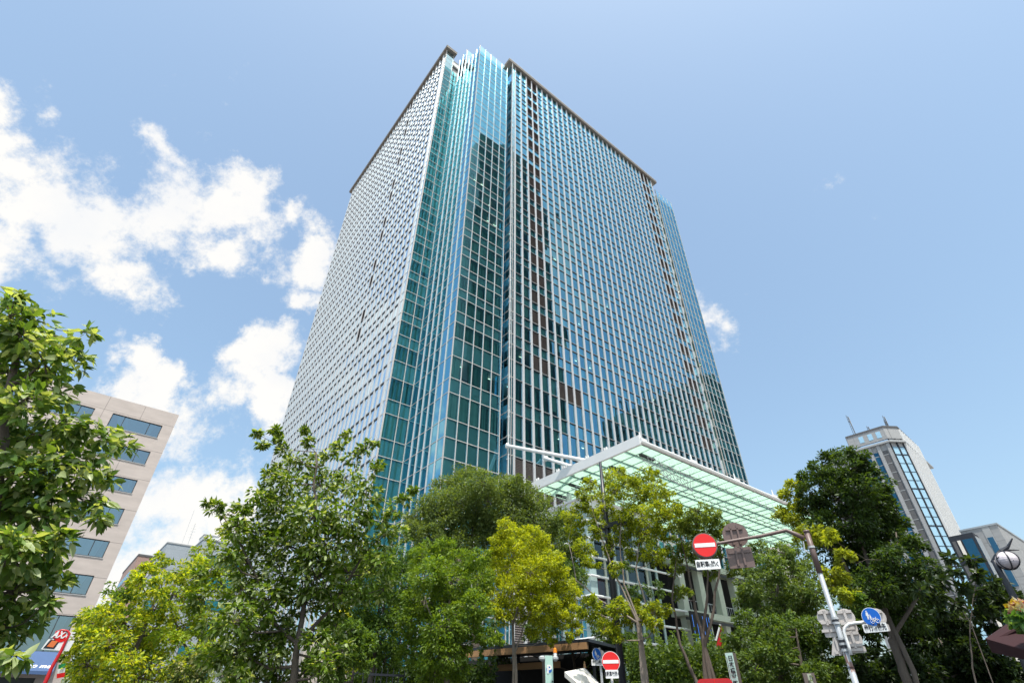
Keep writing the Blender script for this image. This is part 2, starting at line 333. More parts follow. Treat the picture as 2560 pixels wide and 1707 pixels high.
def proj(p):
    w=A_*p[0]+B_*p[1]+np.array([0,0,p[2]-CZ]); f=w@fw; return (CX+F*(w@rt)/f, CY-F*(w@up)/f)
units=[]   # (area, MB)
def unit(ax,pl,s0,s1,wz,sz,gm,inset=.03,skipw=False,pb=.2,pdark=.72):
    """one window: its pane, the spandrel pane under it and the blind behind"""
    mb=MB()
    def q(z0,z1,d,m,a0=s0+inset,a1=s1-inset): mb.quad([P(ax,pl,a0,d,z0),P(ax,pl,a1,d,z0),P(ax,pl,a1,d,z1),P(ax,pl,a0,d,z1)],m)
    ar=0
    tl=random.gauss(0,.004) # every pane sits a hair out of true, as real glazing does
    def qt(z0,z1,m):
        a0,a1=s0+inset,s1-inset; t2=tl+random.gauss(0,.0015); t3=random.gauss(0,.003)
        mb.quad([P(ax,pl,a0,t2,z0),P(ax,pl,a1,-t2,z0),P(ax,pl,a1,-t2+t3,z1),P(ax,pl,a0,t2+t3,z1)],m)
    if wz and not skipw:
        qt(wz[0],wz[1],gm)
        r=random.random()
        if r<pb:
            h=random.choice([1,1,.45,.7]); q(wz[1]-(wz[1]-wz[0])*h,wz[1],.4,m_blind)
        elif r<pb+pdark: q(wz[0],wz[1],.75,m_curtain)
        elif r<pb+pdark+.08:
            q(wz[1]-.25,wz[1]-.2,1.6,m_tube,s0+.4,s0+1.1)
    if sz: qt(sz[0],sz[1],gm)
    zz=[z for t in (wz,sz) if t for z in t]
    c=[proj(P(ax,pl,s,0,z)) for s,z in ((s0,min(zz)),(s1,min(zz)),(s1,max(zz)),(s0,max(zz)))]
    ar=abs(sum(c[i][0]*c[(i+1)%4][1]-c[(i+1)%4][0]*c[i][1] for i in range(4)))/2
    if c[0][1]>1180 and min(p[0] for p in c)>1000: ar*=.01
    units.append((ar,mb))
def rows(top,bot=0):
    """(window zone, spandrel zone) pairs from the top down"""
    out=[]; prev=top
    for (b,t) in SP:
        if t>top+.05: continue
        out.append(((t,prev) if prev-t>.3 else None,(b,t))); prev=b
        if b<bot: break
    return out
G=dict(bay=m_glassA,left=m_glassL)
def curtain(ax,pl,ss,top,gm,nm='mullion',mw=.045,md=.14,bot=3,pb=.2):
    rr=rows(top,bot)
    for i in range(len(ss)-1):
        for wz,sz in rr: unit(ax,pl,ss[i],ss[i+1],wz,sz,gm,pb=pb)
    for s in ss:
        mb=MB(); bx(mb,ax,pl,s-mw,s+mw,-md,.06,0,top,m_mull); part(nm,mb,tower,TO)
    for wz,sz in rr:
        for z in ((sz[1],sz[0]) if wz else (sz[0],)):
            mb=MB(); bx(mb,ax,pl,ss[0]+mw,ss[-1]-mw,-.05,.30,z-.045,z+.045,m_mull); trs.append(mb)
trs=[]
bayA=[31.39+1.775*i for i in range(6)]
curtain('a',53.53,bayA,137.4,m_glassA,pb=.22)
curtain('a',64.47,[27.36,29.55,31.33],142.0,m_glassC,pb=.25)
curtain('b',31.39,[53.6,55.25,57.0,58.75,60.5,62.3,64.40],137.4,m_glassC,nm='corner_mullion',mw=.04,md=.05)
curtain('b',27.36,[64.53,66.2],151.5,m_glassL,nm='corner_mullion',pb=0)
curtain('a',53.53,[101.6,102.8,104.5,106.3,108.1,109.9],137.4,m_glassA,pb=.1)
curtain('a',55.2,[40.35,41.15],137.4,m_glassA,nm='corner_mullion',mw=.03,pb=.1)
curtain('b',41.2,[52.75,55.1],141.4,m_glassA,nm='corner_mullion',mw=.04,md=.04,pb=0)
curtain('a',52.75,[41.2,41.75,42.2],141.4,m_glassA,nm='corner_mullion',mw=.04,md=.1,pb=.1)
# parapet glass above the office floors
def pglass(ax,pl,s0,s1,z0,z1,n):
    mb=MB()
    for i in range(n):
        a=s0+(s1-s0)*i/n; b=s0+(s1-s0)*(i+1)/n; mb.quad([P(ax,pl,a+.05,0,z0),P(ax,pl,b-.05,0,z0),P(ax,pl,b-.05,0,z1),P(ax,pl,a+.05,0,z1)],m_glassB)
    part('glass_parapet',mb,tower,TO)
    for s in [s0+(s1-s0)*i/n for i in range(n+1)]:
        mb=MB(); bx(mb,ax,pl,s-.05,s+.05,-.12,.08,z0,z1,m_mull); part('mullion',mb,tower,TO)
pglass('a',53.53,31.39,40.265,137.45,140,5); pglass('b',31.39,53.65,60.4,137.45,140.6,4); pglass('b',31.39,60.5,64.0,137.45,149.7,2)
pglass('a',60.3,31.5,33.1,140.7,149.3,1); pglass('a',64.47,27.36,29.6,142.1,151,1); pglass('a',53.53,101.6,109.9,137.45,139.9,4)
mb=MB()
for z in (144.5,147,149.3): bx(mb,'a',64.47,27.45,29.5,-.02,.03,z-.04,z+.04,m_mull)
part('parapet_rail',mb,tower,TO)
# fins
def fin(ax,pl,s,z0,z1,w=.42,d=.42,nose=.12):
    mb=MB(); bx(mb,ax,pl,s-w/2,s+w/2,-d,.08,z0,z1,m_fin); bx(mb,ax,pl,s-w*.14,s+w*.14,-d-nose,-d,z0,z1,m_fin); part('fin',mb,tower,TO)
NR=30; finR=[42.35+(98.75-42.35)*i/NR for i in range(NR+1)]
for s in finR: fin('a',52.88,s,2,141.3,.40,.20,.07)
NL=32; finL=[65.95+1.812*i for i in range(NL+1)]
for s in finL: fin('b',27.30,s,2,149.6,.46,.15,.06)
for s,zt in ((55.25,140.9),(57.0,141.2),(58.75,143.4),(60.5,149.9),(62.3,149.9)): fin('b',31.39,s,3,zt,.16,.12,.05)
# windows between the fins, ledges
def between(ax,pl,fs,top,gm,louv,bot,shade_h,dl,wf,pb):
    rr=rows(top,bot)
    lz={}
    for i in range(len(fs)-1):
        s0,s1=fs[i]+wf/2,fs[i+1]-wf/2
        for k,(wz,sz) in enumerate(rr):
            lw=louv(i,k,wz,sz)
            if lw: lz.setdefault(i,[]).append((lw,s0,s1))
            if lw and lw=='s': unit(ax,pl,s0,s1,wz,None,gm,0,False,pb)if wz else None
            else: unit(ax,pl,s0,s1,wz,sz,gm,0,bool(lw),pb)
            if lw:
                z0,z1=(wz if lw=='w' else sz); mb=lm.setdefault((ax,i,k) if ax=='a' and z0>33 else 'rest',MB()); n=max(4,int((z1-z0)/.24))
                for j in range(n):
                    z=z0+(z1-z0)*(j+.5)/n; q0,q1=z-.07,z+.07
                    mb.quad([P(ax,pl,s0,-.10,q0),P(ax,pl,s1,-.10,q0),P(ax,pl,s1,.06,q1),P(ax,pl,s0,.06,q1)],m_louvre)
                mb.quad([P(ax,pl,s0,.12,z0),P(ax,pl,s1,.12,z0),P(ax,pl,s1,.12,z1),P(ax,pl,s0,.12,z1)],m_louvre)
    for wz,sz in rr:
        for z in ((sz[1],sz[0]) if wz else (sz[0],)):
            mb=MB()
            for i in range(len(fs)-1):
                s0,s1=fs[i]+wf/2,fs[i+1]-wf/2
                bx(mb,ax,pl,s0,s1,-dl,.12,z-.02,z+.05,m_ledge); bx(mb,ax,pl,s0,s1,-dl+.015,.10,z-shade_h,z-.022,m_dark)  # dark strip paints the ledge's shaded underside, together with the window head frame
            part('ledge',mb,tower,TO)
lm={}
between('a',52.88,finR,141.3,m_glassA,lambda i,k,wz,sz:'w' if (wz and i in (2,3,27,28) and wz[0]>46) else ('s' if (sz[0]<30 and (i<9 or sz[0]<20)) or (abs(sz[0]-43)<.1 and i in (5,6,7)) or (abs(sz[0]-36.8)<.1 and i in (22,23,24,27,28)) else None),3,.14,.14,.40,.14)
between('b',27.30,finL,149.6,m_glassL,lambda i,k,wz,sz:'w' if (wz and i in (9,) and 55<wz[0]<150 and k%3!=1) or (wz and wz[0]<44 and i in (22,23,24)) else None,3,.26,.12,.46,.0)
for k_,mb in lm.items(): part('louvre',mb,tower,TO,kind='stuff' if k_=='rest' else None)
units.sort(key=lambda u:-u[0])
for ar,mb in units[:100]: part('window',mb,tower,TO)
big=MB()
for ar,mb in units[100:]:
    n=len(big.v); big.v+=mb.v; big.f+=[tuple(i+n for i in f) for f in mb.f]; big.mi+=[big._m(mb.mats[i]) for i in mb.mi]
part('window',big,tower,TO,kind='stuff')
tm=MB()
for k,mb in enumerate(trs):
    if k<100: part('transom',mb,tower,TO)
    else:
        n=len(tm.v); tm.v+=mb.v; tm.f+=[tuple(i+n for i in f) for f in mb.f]; tm.mi+=[tm._m(mb.mats[i]) for i in mb.mi]
part('transom',tm,tower,TO,kind='stuff')
# floors: their pale edges are the spandrel panels seen through the lower panes
foot=[(31.78,53.9),(40.0,53.9),(40.0,55.55),(41.6,55.55),(41.6,53.25),(99.5,53.25),(99.5,55.2),(101.8,55.2),(101.8,53.9),(109.6,53.9),(109.6,123.5),(27.75,123.5),(27.75,64.9),(31.78,64.9)]
footL=[(27.75,64.9),(33,64.9),(33,66.2),(29.9,66.2),(29.9,123.5),(27.75,123.5)]
for b,t in SP:
    if t>143: part('floor_slab',MB().prism([(27.75,66.4),(60,66.4),(60,123.5),(27.75,123.5)],Z(b)+.05,Z(t)-.05,m_spandrel),tower,TO)
    elif t>138: part('floor_slab',MB().prism([(41.6,53.25),(99.5,53.25),(99.5,66),(60,66),(60,123.5),(27.75,123.5),(27.75,66.4),(31.78,66.4),(41.6,66.4)],Z(b)+.05,Z(t)-.05,m_spandrel),tower,TO)
    else: part('floor_slab',MB().prism(foot,Z(b)+.05,Z(t)-.05,m_spandrel),tower,TO)
part('core',MB().prism([(36,58),(105,58),(105,118),(32,118),(32,69),(36,69)],0,Z(137),m_core),tower,TO)
part('plant_room',MB().box(29.9,46,66.8,80,Z(137.5),Z(153.2),m_gray).box(33.2,45,60.6,66.6,Z(137.5),Z(145.5),m_gray),tower,TO)
part('roof',MB().box(26.75,30.1,63.6,126.8,Z(150.6),Z(151.4),m_soffit).box(26.7,30.15,63.55,126.85,Z(151.402),Z(151.55),m_ledge).box(30.15,60,82,126,Z(150.6),Z(151.5),m_soffit),tower,TO)
part('roof',MB().box(39.85,101.2,52.1,56,Z(141.4),Z(142.2),m_soffit).box(39.8,101.25,52.05,56.05,Z(142.202),Z(142.55),m_ledge),tower,TO)
part('back_wall',MB().box(27.4,110,123.7,125.2,0,Z(149),m_gray).box(109.95,110.3,53.6,125.2,0,Z(137.4),m_glassL).box(60,101,56.2,57,Z(137.5),Z(141.3),m_gray),tower,TO)
# brackets of the service ladder at the double mullion
mb=MB()
for b,t in SP:
    if t>142: continue
    for z in (b,t,(b+t)/2-2.2): mb.box(41.0,41.22,52.3,52.36,Z(z)-.05,Z(z)+.05,m_white).box(41.0,41.06,52.3,52.75,Z(z)-.05,Z(z)+.05,m_white)
part('bracket',mb,tower,TO,kind='stuff')
part('mullion',MB().box(40.95,41.05,52.2,52.3,Z(20),Z(141.4),m_white),tower,TO)
# low white annex right of the canopy
annex=abthing('low_building','low pale parapet roof of the annex just right of the tower foot, above the canopy','building',112,60)
part('wall',MB().box(112,136,60,100,0,Z(36.5),m_stone),annex,(112,60,0)); part('parapet',MB().box(111.8,136.2,59.7,60,Z(36.3),Z(39.5),m_stone).box(111.8,136.2,59.5,59.7,Z(33),Z(33.4),m_white),annex,(112,60,0))
# ---------------------------------------------------------------- far blocks mirrored in the glass, the tallest added for its reflection
def mirrored(k,prof,depth,nm,lab,step,m1,m2):
    bv=k; breal=2*TB-bv
    org=(prof[0][0]*bv,breal,0); th=abthing(nm,lab,'tower',org[0],org[1])
    pts=[(a*bv,z*bv+CZ) for a,z in prof]; mb=MB()
    n=len(pts)
    mb.quad([(x,breal,z) for x,z in pts],m1); mb.quad([(x,breal-depth,z) for x,z in reversed(pts)],m1)
    for i in range(n):
        p,q=pts[i],pts[(i+1)%n]; mb.quad([(p[0],breal,p[1]),(p[0],breal-depth,p[1]),(q[0],breal-depth,q[1]),(q[0],breal,q[1])],m1)
    part('wall',mb,th,org)
    top=max(z for x,z in pts); x0=min(x for x,z in pts); x1=max(x for x,z in pts)
    mb=MB(); z=step
    while z<top*.86: mb.box(x0+2,x1-12,breal,breal+1.0,z,z+step*.35,m2); z+=step
    part('window_band',mb,th,org)
KM=506
mirrored(KM,[(.6256,0),(.6256,1.907),(.69,1.925),(.878,1.943),(.951,1.752),(1.0,1.03),(1.012,0)],110,'reflection_tower','very tall unseen tower added to give the dark green reflection in the glass corner',30,mat('reflection_tower_wall',(.035,.04,.04),.7),mat('dark_bands',(.015,.018,.02),.4))  # added out of view, oversized so its reflection darkens the corner glass
ot=abthing('office_block','broad dark office block seen only as the reflection low in the finned glass face','building',300,-90)
mb=MB().box(297,345,-145,-46,0,201,mat('dark_block_wall',(.07,.075,.07),.7))
part('wall',mb,ot,(300,-90,0)); mb=MB()
for i in range(26): mb.box(295.6,297,-144,-47,12+7.2*i,15.2+7.2*i,mat('block_bands',(.02,.022,.024),.4) if i==0 else mb.mats[0])
part('window_band',mb,ot,(300,-90,0))
mb=MB()
for i in range(14): mb.box(296.2,297,-142+7.2*i,-141.2+7.2*i,201,209,m_dark).box(293.5,297,-142+7.2*i,-141.2+7.2*i,208,209,m_dark)
part('railing',mb,ot,(300,-90,0))
# ---------------------------------------------------------------- glass canopy
CA0,CA1,CB0,CB1,CZ0=44.2,96,32.55,51.2,25+CZ
can=abthing('glass_canopy','large pale green glass canopy with a white edge beam beside the tower foot','canopy',CA0,CB0)
CO=(CA0,CB0,0)
pan=MB(); na=26; nb=8; da=(CA1-CA0)/na; db=(CB1-CB0)/nb
for i in range(na):
    for j in range(nb): pan.box(CA0+.25+i*da*.995,CA0+.25+(i+1)*da*.995-.035,CB0+.2+j*db*.985,CB0+.2+(j+1)*db*.985-.035,CZ0+.22,CZ0+.25,m_canopy)
part('roof_glass',pan,can,CO,kind='stuff')
part('edge_beam',MB().box(CA0-.1,CA0+.24,CB0-.1,CB1+.1,CZ0-.02,CZ0+1.12,m_white),can,CO)
part('edge_beam',MB().tube([(CA0,CB0-.12,CZ0+.38),(CA1,CB0-.12,CZ0+.38)],.24,m_white,12),can,CO)
part('edge_beam',MB().box(CA0+.3,CA1,CB0-.02,CB0+.06,CZ0+.12,CZ0+.24,m_ledge),can,CO)
for j in range(nb+1):
    b=CB0+.2+j*db*.985; part('purlin',MB().box(CA0+.26,CA1,b-.02,b+.005,CZ0+.15,CZ0+.215,m_gray if j%1==0 else m_gray),can,CO)
for i in range(na+1):
    a=CA0+.25+i*da*.995; part('rafter',MB().box(a-.016,a+.004,CB0+.1,CB1,CZ0+.17,CZ0+.21,m_gray),can,CO)
# white beams standing above the glass; their shadows fall on it
for i in range(1,na+1):
    a=CA0+.25+i*da*.995; big=(i%4==0)
    part('beam',MB().box(a-(.16 if big else .07),a+(.16 if big else .07),CB0+1.2,CB1,CZ0+(1.1 if big else .75),CZ0+(1.9 if big else 1.0),m_white),can,CO)
for j in range(1,nb):
    b=CB0+.2+j*db*.985; part('beam',MB().box(CA0+.6,CA1,b-.15,b+.15,CZ0+.55,CZ0+.95,m_white),can,CO)
for (a,b) in ((CA0+.05,37.6),(CA0+.05,40.7),(CA0+.05,44.6),(CA0+.05,50),(CA0+.05,46)):
    part('cleat',MB().box(a-.12,a+.12,b-.22,b-.12,CZ0+1.12,CZ0+1.5,m_white).box(a-.12,a+.12,b+.12,b+.22,CZ0+1.12,CZ0+1.5,m_white),can,CO)
for a in (CA0+.1,53.9,63.4,73,82.5):
    part('finial',MB().tube([(a,CB0-.1,CZ0+.6),(a,CB0-.1,CZ0+1.5)],[.13,.08],m_white,8).box(a-.1,a+.9,CB0-.3,CB0+.1,CZ0+.55,CZ0+.8,m_white),can,CO)
# ties back to the tower
def pt(q,b): 
    v=ray(*q); d=np.array([v@A_,v@B_,v[2]]); return d*b/d[1]+np.array([0,0,CZ])
for (s,e) in (((1267.5,1114),41.0),((1365,1146),43.5)):
    p0=pt(s,52.4); p1=np.array([CA0+.6,e,CZ0+1.05])
    part('tie_strut',MB().tube([p0,p0+(p1-p0)*.03,p0+(p1-p0)*.97,p1],[.42,.24,.24,.12],m_white,14),can,CO)
# lamp rails under the glass
for b in (33.75,37.6,42.6,47.4):
    rail=part('lamp_rail',MB().tube([(CA0+4.5,b,CZ0-.55),(CA1,b,CZ0-.55)],.045,m_black,6),can,CO)
    for i in range(26):
        a=CA0+4.8+i*1.98; mb=MB().tube([(a,b,CZ0+.12),(a+.15,b,CZ0-.55)],.022,m_grey,5).tube([(a+.1,b+.0,CZ0-.6),(a+.35,b,CZ0-.62),(a+.4,b,CZ0-.78)],[.05,.09,.13],m_grey,8)
        if b<43: part('downlight',mb,can if False else rail,CO)
        else: 
            if i==0: mm=MB()
            n=len(mm.v); mm.v+=mb.v; mm.f+=[tuple(k+n for k in f) for f in mb.f]; mm.mi+=[mm._m(mb.mats[q]) for q in mb.mi]
            if i==25: part('downlight',mm,rail,CO,kind='stuff')
# trusses hanging below
for (px,py) in ((1605,1138),(1530,1168),(1460,1196),(1428,1212),(1395,1238)):
    v=ray(px,py); d=np.array([v@A_,v@B_,v[2]]); d=d*((CZ0-.2-CZ)/d[2]); a,b=d[0],d[1]; z=CZ0-.25
    mb=MB(); a2=a+9; zt,zb=z,z-1.5
    mb.box(a-.3,a+2.2,b-.22,b+.22,z-.05,z+.18,m_dark)
    for q in (-.45,.45):
        mb.tube([(a+.4,b+q,zt-.1),(a2,b+q,zt-.6)],.05,m_grey,6)
    mb.tube([(a+.8,b,zb+.3),(a2,b,zb-.6)],.06,m_grey,6)
    for t in range(14):
        f=t/13; x=a+.4+(a2-a-.4)*f; q=.45 if t%2 else -.45; x2=a+.8+(a2-a-.8)*min(1,(f+.04))
        mb.tube([(x,b+q,zt-.1-.5*f),(x2,b,zb+.3-.9*f)],.03,m_grey,5); mb.tube([(x,b-q,zt-.1-.5*f),(x2,b,zb+.3-.9*f)],.03,m_grey,5)
    part('truss',mb,can,CO)
for (a,b) in ((49,49),(60,46),(74,46),(88,46)): part('column',MB().tube([(a,b,0),(a,b,CZ0+.1)],.35,m_white,14),can,CO)
# ---------------------------------------------------------------- glazed pavilion under the canopy
PA,PB=45.6,43.0
pav=abthing('glazed_pavilion','glazed pavilion with long horizontal white rails below the canopy','building',PA,PB); PO=(PA,PB,0)
part('roof',MB().box(PA-.5,58,PB-.5,52,22.6,23.6,m_white).box(PA-.7,58.2,PB-.7,52,23.602,23.8,m_white),pav,PO)
part('corner_panel',MB().box(PA-.25,PA+.8,PB-.25,PB+.02,0,22.6,m_gcol).box(PA-.25,PA,PB+.02,PB+.9,0,22.6,m_gcol),pav,PO)
for i in range(7):
    b=PB+.95+1.9*i
    part('window',MB().quad([(PA,b,0),(PA,b+1.3,0),(PA,b+1.3,22.5),(PA,b,22.5)],m_lobby),pav,PO)
    part('post',MB().box(PA-.1,PA+.1,b+1.32,b+1.86,0,22.6,m_gcol if i%2 else m_ledge),pav,PO)
for i in range(6):
    a=PA+.85+1.9*i
    part('window',MB().quad([(a,PB,0),(a+1.5,PB,0),(a+1.5,PB,22.5),(a,PB,22.5)],m_lobby),pav,PO)
    part('post',MB().box(a+1.52,a+1.86,PB-.1,PB+.1,0,22.6,m_gcol if i%2 else m_col),pav,PO)
part('interior',MB().box(PA+3,58,PB+3,52,0,22,m_int).box(PA+.4,57,PB+.4,51,5,5.4,m_spandrel).box(PA+.4,57,PB+.4,51,10,10.4,m_spandrel).box(PA+.4,57,PB+.4,51,15,15.4,m_spandrel),pav,PO)
part('interior',MB().box(PA+1.6,PA+3.0,PB+.6,PB+.9,6,15,m_redp),pav,PO)
for i in range(10):
    z=20.9-2.02*i; a=PA-.55; b=PB-.55
    part('rail',MB().tube([(a,52,z),(a,b,z)],.13,m_white,8).tube([(a,b,z),(62,b,z)],.13,m_white,8),pav,PO)
# ---------------------------------------------------------------- columned annex behind the trees on the right
VA,VB=62,43
vil=abthing('columned_building','dark low building with pale greenish columns behind the trees under the canopy','building',VA,VB); VO=(VA,VB,0)
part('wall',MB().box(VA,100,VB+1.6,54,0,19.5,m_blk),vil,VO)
for i in range(9):
    a=VA+.2+4.3*i; part('column',MB().box(a,a+1.1,VB-.2,VB+.7,0,19,m_col),vil,VO)
for z in (6.2,12.4,18.6):
    part('floor_band',MB().box(VA-.5,100,VB-.6,VB+1.5,z,z+.75,m_col).box(VA-.5,100,VB-.7,VB-.6,z-.5,z-.2,m_dark),vil,VO)
for z in (7.4,13.6):
    mb=MB(); mb.box(VA,100,VB+.6,VB+.65,z+.95,z+1.02,m_grey)
    for i in range(70): mb.box(VA+.5*i,VA+.5*i+.04,VB+.61,VB+.64,z-.4,z+.95,m_grey)
    part('railing',mb,vil,VO)
for i in range(8):
    a=VA+1.6+4.3*i
    for z in (1.5,8.3,14): part('window',MB().box(a,a+1.2,VB+1.5,VB+1.6,z,z+3.6,m_win),vil,VO)
# screen and red banner in front of it
scr=abthing('video_screen','dark screen with thin blue vertical lines behind the foliage, beside a red banner','screen',60.5,41)
part('panel',MB().box(60.5,64.5,41,41.2,8.0,12.6,m_blk),scr,(60.5,41,0)); mb=MB()
for q in (60.8,61.6,62.9,63.7,64.2): mb.box(q,q+.035,40.96,40.998,8.6,12.2,mat('screen_blue',(.1,.3,.9),.4,emit=(.1,.3,1,.25),noise=0) if not mb.mats else mb.mats[0])
part('picture',mb,scr,(60.5,41,0)); 
# ---------------------------------------------------------------- beige building on the left
def vbuilding(nm,lab,a,b): return abthing(nm,lab,'building',a,b),(a,b,0)
bg_,BO=vbuilding('beige_building','beige concrete office building with wide dark-framed windows on the left, blue awning at its foot',3.32,66.99)
BZ=30.6
part('wall',MB().box(-62,3.32,67.2,84,0,BZ-.05,m_int),bg_,BO)
# facade as piers and bands so that the openings are real
rowsz=[(25.98,27.5),(22.8,24.3),(19.6,21.05),(16.4,17.98),(13.17,14.75),(9.85,11.55),(5.2,8.1)]
colx=[(-2.57,2.24),(-9.0,-4.2),(-15.4,-10.6),(-21.8,-17.0),(-28.2,-23.4),(-34.6,-29.8)]
wall=MB(); zs=[CZ+z for r in reversed(rowsz) for z in r]
prev=4.9
wall.box(-62,3.32,66.99,67.2,4.9,CZ+rowsz[-1][0],m_conc)
prev=CZ+rowsz[-1][1]
for r in list(reversed(rowsz))[1:]:
    wall.box(-62,3.32,66.99,67.2,prev,CZ+r[0],m_conc); prev=CZ+r[1]
wall.box(-62,3.32,66.99,67.2,prev,BZ,m_conc)
for z0,z1 in rowsz:
    xs=[3.32]+[x for c in colx for x in (c[1],c[0])]+[-62]
    for i in range(0,len(xs),2): wall.box(xs[i+1],xs[i],66.99,67.2,CZ+z0,CZ+z1,m_conc)
wall.box(3.1,3.32,67.2,84,0,BZ-.002,m_conc).box(-62,3.32,83.9,84,0,BZ,m_conc).box(-62,3.32,66.99,84,BZ,BZ+.25,m_conc)
wall.box(1.4,3.32,66.99,67.2,0,4.898,m_conc)
part('facade',wall,bg_,BO)
for c in colx:
    for k,(z0,z1) in enumerate(rowsz):
        x0,x1=c; z0+=CZ; z1+=CZ; fr_=MB(); t=.07; y0,y1=67.10,67.17
        for u in ((x0,x0+t),(x1-t,x1),(x1-1.25,x1-1.18)) + (((x0+1.15,x0+1.22),) if k==0 else ()): fr_.box(u[0],u[1],y0,y1,z0,z1,m_dark)
        fr_.box(x0+t,x1-t,y0,y1,z1-t,z1,m_dark).box(x0+t,x1-t,y0,y1,z0,z0+t,m_dark)
        wo=part('window',fr_,bg_,BO)
        part('pane',MB().quad([(x0,67.145,z0),(x1,67.145,z0),(x1,67.145,z1),(x0,67.145,z1)],m_win),wo,BO)
        if random.random()<.75: part('blind',MB().quad([(x0+random.random(),67.185,z0),(x1-random.random(),67.185,z0),(x1-.5,67.185,z1),(x0+.5,67.185,z1)],m_drape),wo,BO)
        part('sill',MB().box(x0-.05,x1+.05,66.93,66.99,z0-.08,z0-.01,m_ledge),wo,BO)
# shop front
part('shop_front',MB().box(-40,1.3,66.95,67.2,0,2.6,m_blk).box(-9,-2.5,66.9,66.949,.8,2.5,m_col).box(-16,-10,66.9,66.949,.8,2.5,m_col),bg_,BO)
aw=abthing('blue_awning','blue canvas awning with white italic lettering over the shop of the beige building','awning',-2,66.9)
def pb(q,b): v=ray(*q); d=np.array([v@A_,v@B_,v[2]]); return d*b/d[1]+np.array([0,0,CZ])
t0=pb((152,1630),66.9); zb=pb((128,1678),65.6)[2]
xr=t0[0]; AO=(-2,66.9,0)
ca=MB().quad([(-26,66.88,t0[2]),(xr,66.88,t0[2]),(xr,65.2,zb),(-26,65.2,zb)],m_awn).quad([(-26,66.86,t0[2]-.03),(xr,66.86,t0[2]-.03),(xr,65.18,zb-.03),(-26,65.18,zb-.03)],m_awn).quad([(xr,66.88,t0[2]),(xr,66.88,zb),(xr,65.2,zb)],m_awn).box(-26,xr,65.1,65.2,zb-.25,zb,m_awn)
part('canvas',ca,aw,AO)
tl_=W(0,65.2,0)
sl_=np.array([0,66.88-65.2,t0[2]-zb]); sl_/=np.linalg.norm(sl_)
Yw=B_*sl_[1]+np.array([0,0,sl_[2]]); Xw=A_; Nw=np.cross(Xw,Yw)
inv=lambda o: o
def abtext(nm,s,size,a,b,z,parent,m,Y=None,N=None,align='CENTER',**k):
    """lettering on an A-facing plane, in world space, then parented without moving"""
    fr=(W(a,b,z),A_,Y if Y is not None else np.array([0,0,1.]),N if N is not None else -B_)
    o=text(nm,s,size,fr,0,0,m,None,align=align,**k); mw=parent.matrix_world.copy() if False else Matrix.LocRotScale(parent.location,parent.rotation_euler.to_quaternion(),None)
    o.data.transform(mw.inverted()); o.parent=parent; return o
def onaw(px,py):
    v=ray(px,py); d=np.array([v@A_,v@B_,v[2]]); # intersect slanted canvas
    # plane through (.,65.2,zb) with normal n
    n=np.array([0,-sl_[2],sl_[1]]); p0=np.array([0,65.2,zb-CZ]); t=(p0@n)/(d@n); return d*t+np.array([0,0,CZ])
q=onaw(12,1660); abtext('lettering','Sapporo me',.62,q[0],q[1],q[2],aw,m_signw,Yw,Nw,'LEFT',shear=.35,bold=.012)
q=onaw(8,1667); abtext('lettering','maison',.42,q[0],q[1]-.0,q[2],aw,m_signw,Yw,Nw,'LEFT',shear=.35,bold=.008)
aw_pole=[onaw(148,1640),]
# ---------------------------------------------------------------- blue-grey and red-brown blocks further down the street
bb_,BBO=vbuilding('blue_grey_building','blue-grey panelled building with stepped corners, left of the tower down the street',13.8,130.5)
part('wall',MB().prism([(13.8,130.5),(18.9,130.5),(18.9,123.3),(30,123.3),(30,180),(13.8,180)],0,31.6,m_bluec),bb_,BBO)
part('parapet',MB().prism([(13.7,130.4),(18.8,130.4),(18.8,123.2),(30,123.2),(30,180),(13.7,180)],31.6,31.85,m_ledge),bb_,BBO)
for k in range(7):
    z=27.2-3.9*k
    for a0,a1,b in ((13.95,15.2,130.44),(21.0,29,123.24)):
        wf=part('window',MB().box(a0,a1,b-.02,b+.1,z-.1,z+1.7,m_dark),bb_,BBO); part('pane',MB().box(a0+.07,a1-.07,b-.04,b-.021,z,z+1.6,mat('teal_glass',(.02,.16,.2),.08) if 'teal_glass' not in bpy.data.materials else bpy.data.materials['teal_glass']),wf,BBO)
    part('window_band',MB().box(13.70,13.79,131,146,z,z+1.5,m_white),bb_,BBO)
    part('window',MB().box(13.68,13.699,139,141.5,z+.1,z+1.4,bpy.data.materials['teal_glass']).box(13.68,13.699,132,134,z+.1,z+1.4,bpy.data.materials['teal_glass']),bb_,BBO)
ant=abthing('roof_aerial','thin television aerial on the roof of the blue-grey building','aerial',17.6,131.5)
mb=MB().tube([(17.6,131.5,31.8),(17.6,131.5,36.5)],.05,m_grey,6).tube([(16.6,132.5,31.8),(16.6,132.5,39.5)],.035,m_grey,6)
for i in range(5): mb.tube([(17.1,131.5,33.6+.6*i),(18.1,131.5,33.6+.6*i)],.025,m_grey,5)
part('mast',mb,ant,(17.6,131.5,0))
pr=abthing('roof_hut','small white plant hut on the roof beside the aerial','hut',19.4,130); part('wall',MB().box(19.2,22,126,130.2,31.9,33.2,m_white),pr,(19.4,130,0)); part('roof',MB().box(19.1,22.1,125.9,130.3,33.2,33.35,m_ledge),pr,(19.4,130,0))
rb,RO=vbuilding('red_brown_building','red-brown tiled block with dark windows, farthest down the street at left',10.95,146)
part('wall',MB().box(10.95,13.6,146,168,0,31.7,m_red).box(11.0,30,181,190,0,25,m_red),rb,RO); part('parapet',MB().box(10.85,13.65,145.9,168.1,31.7,32.1,m_gray),rb,RO)
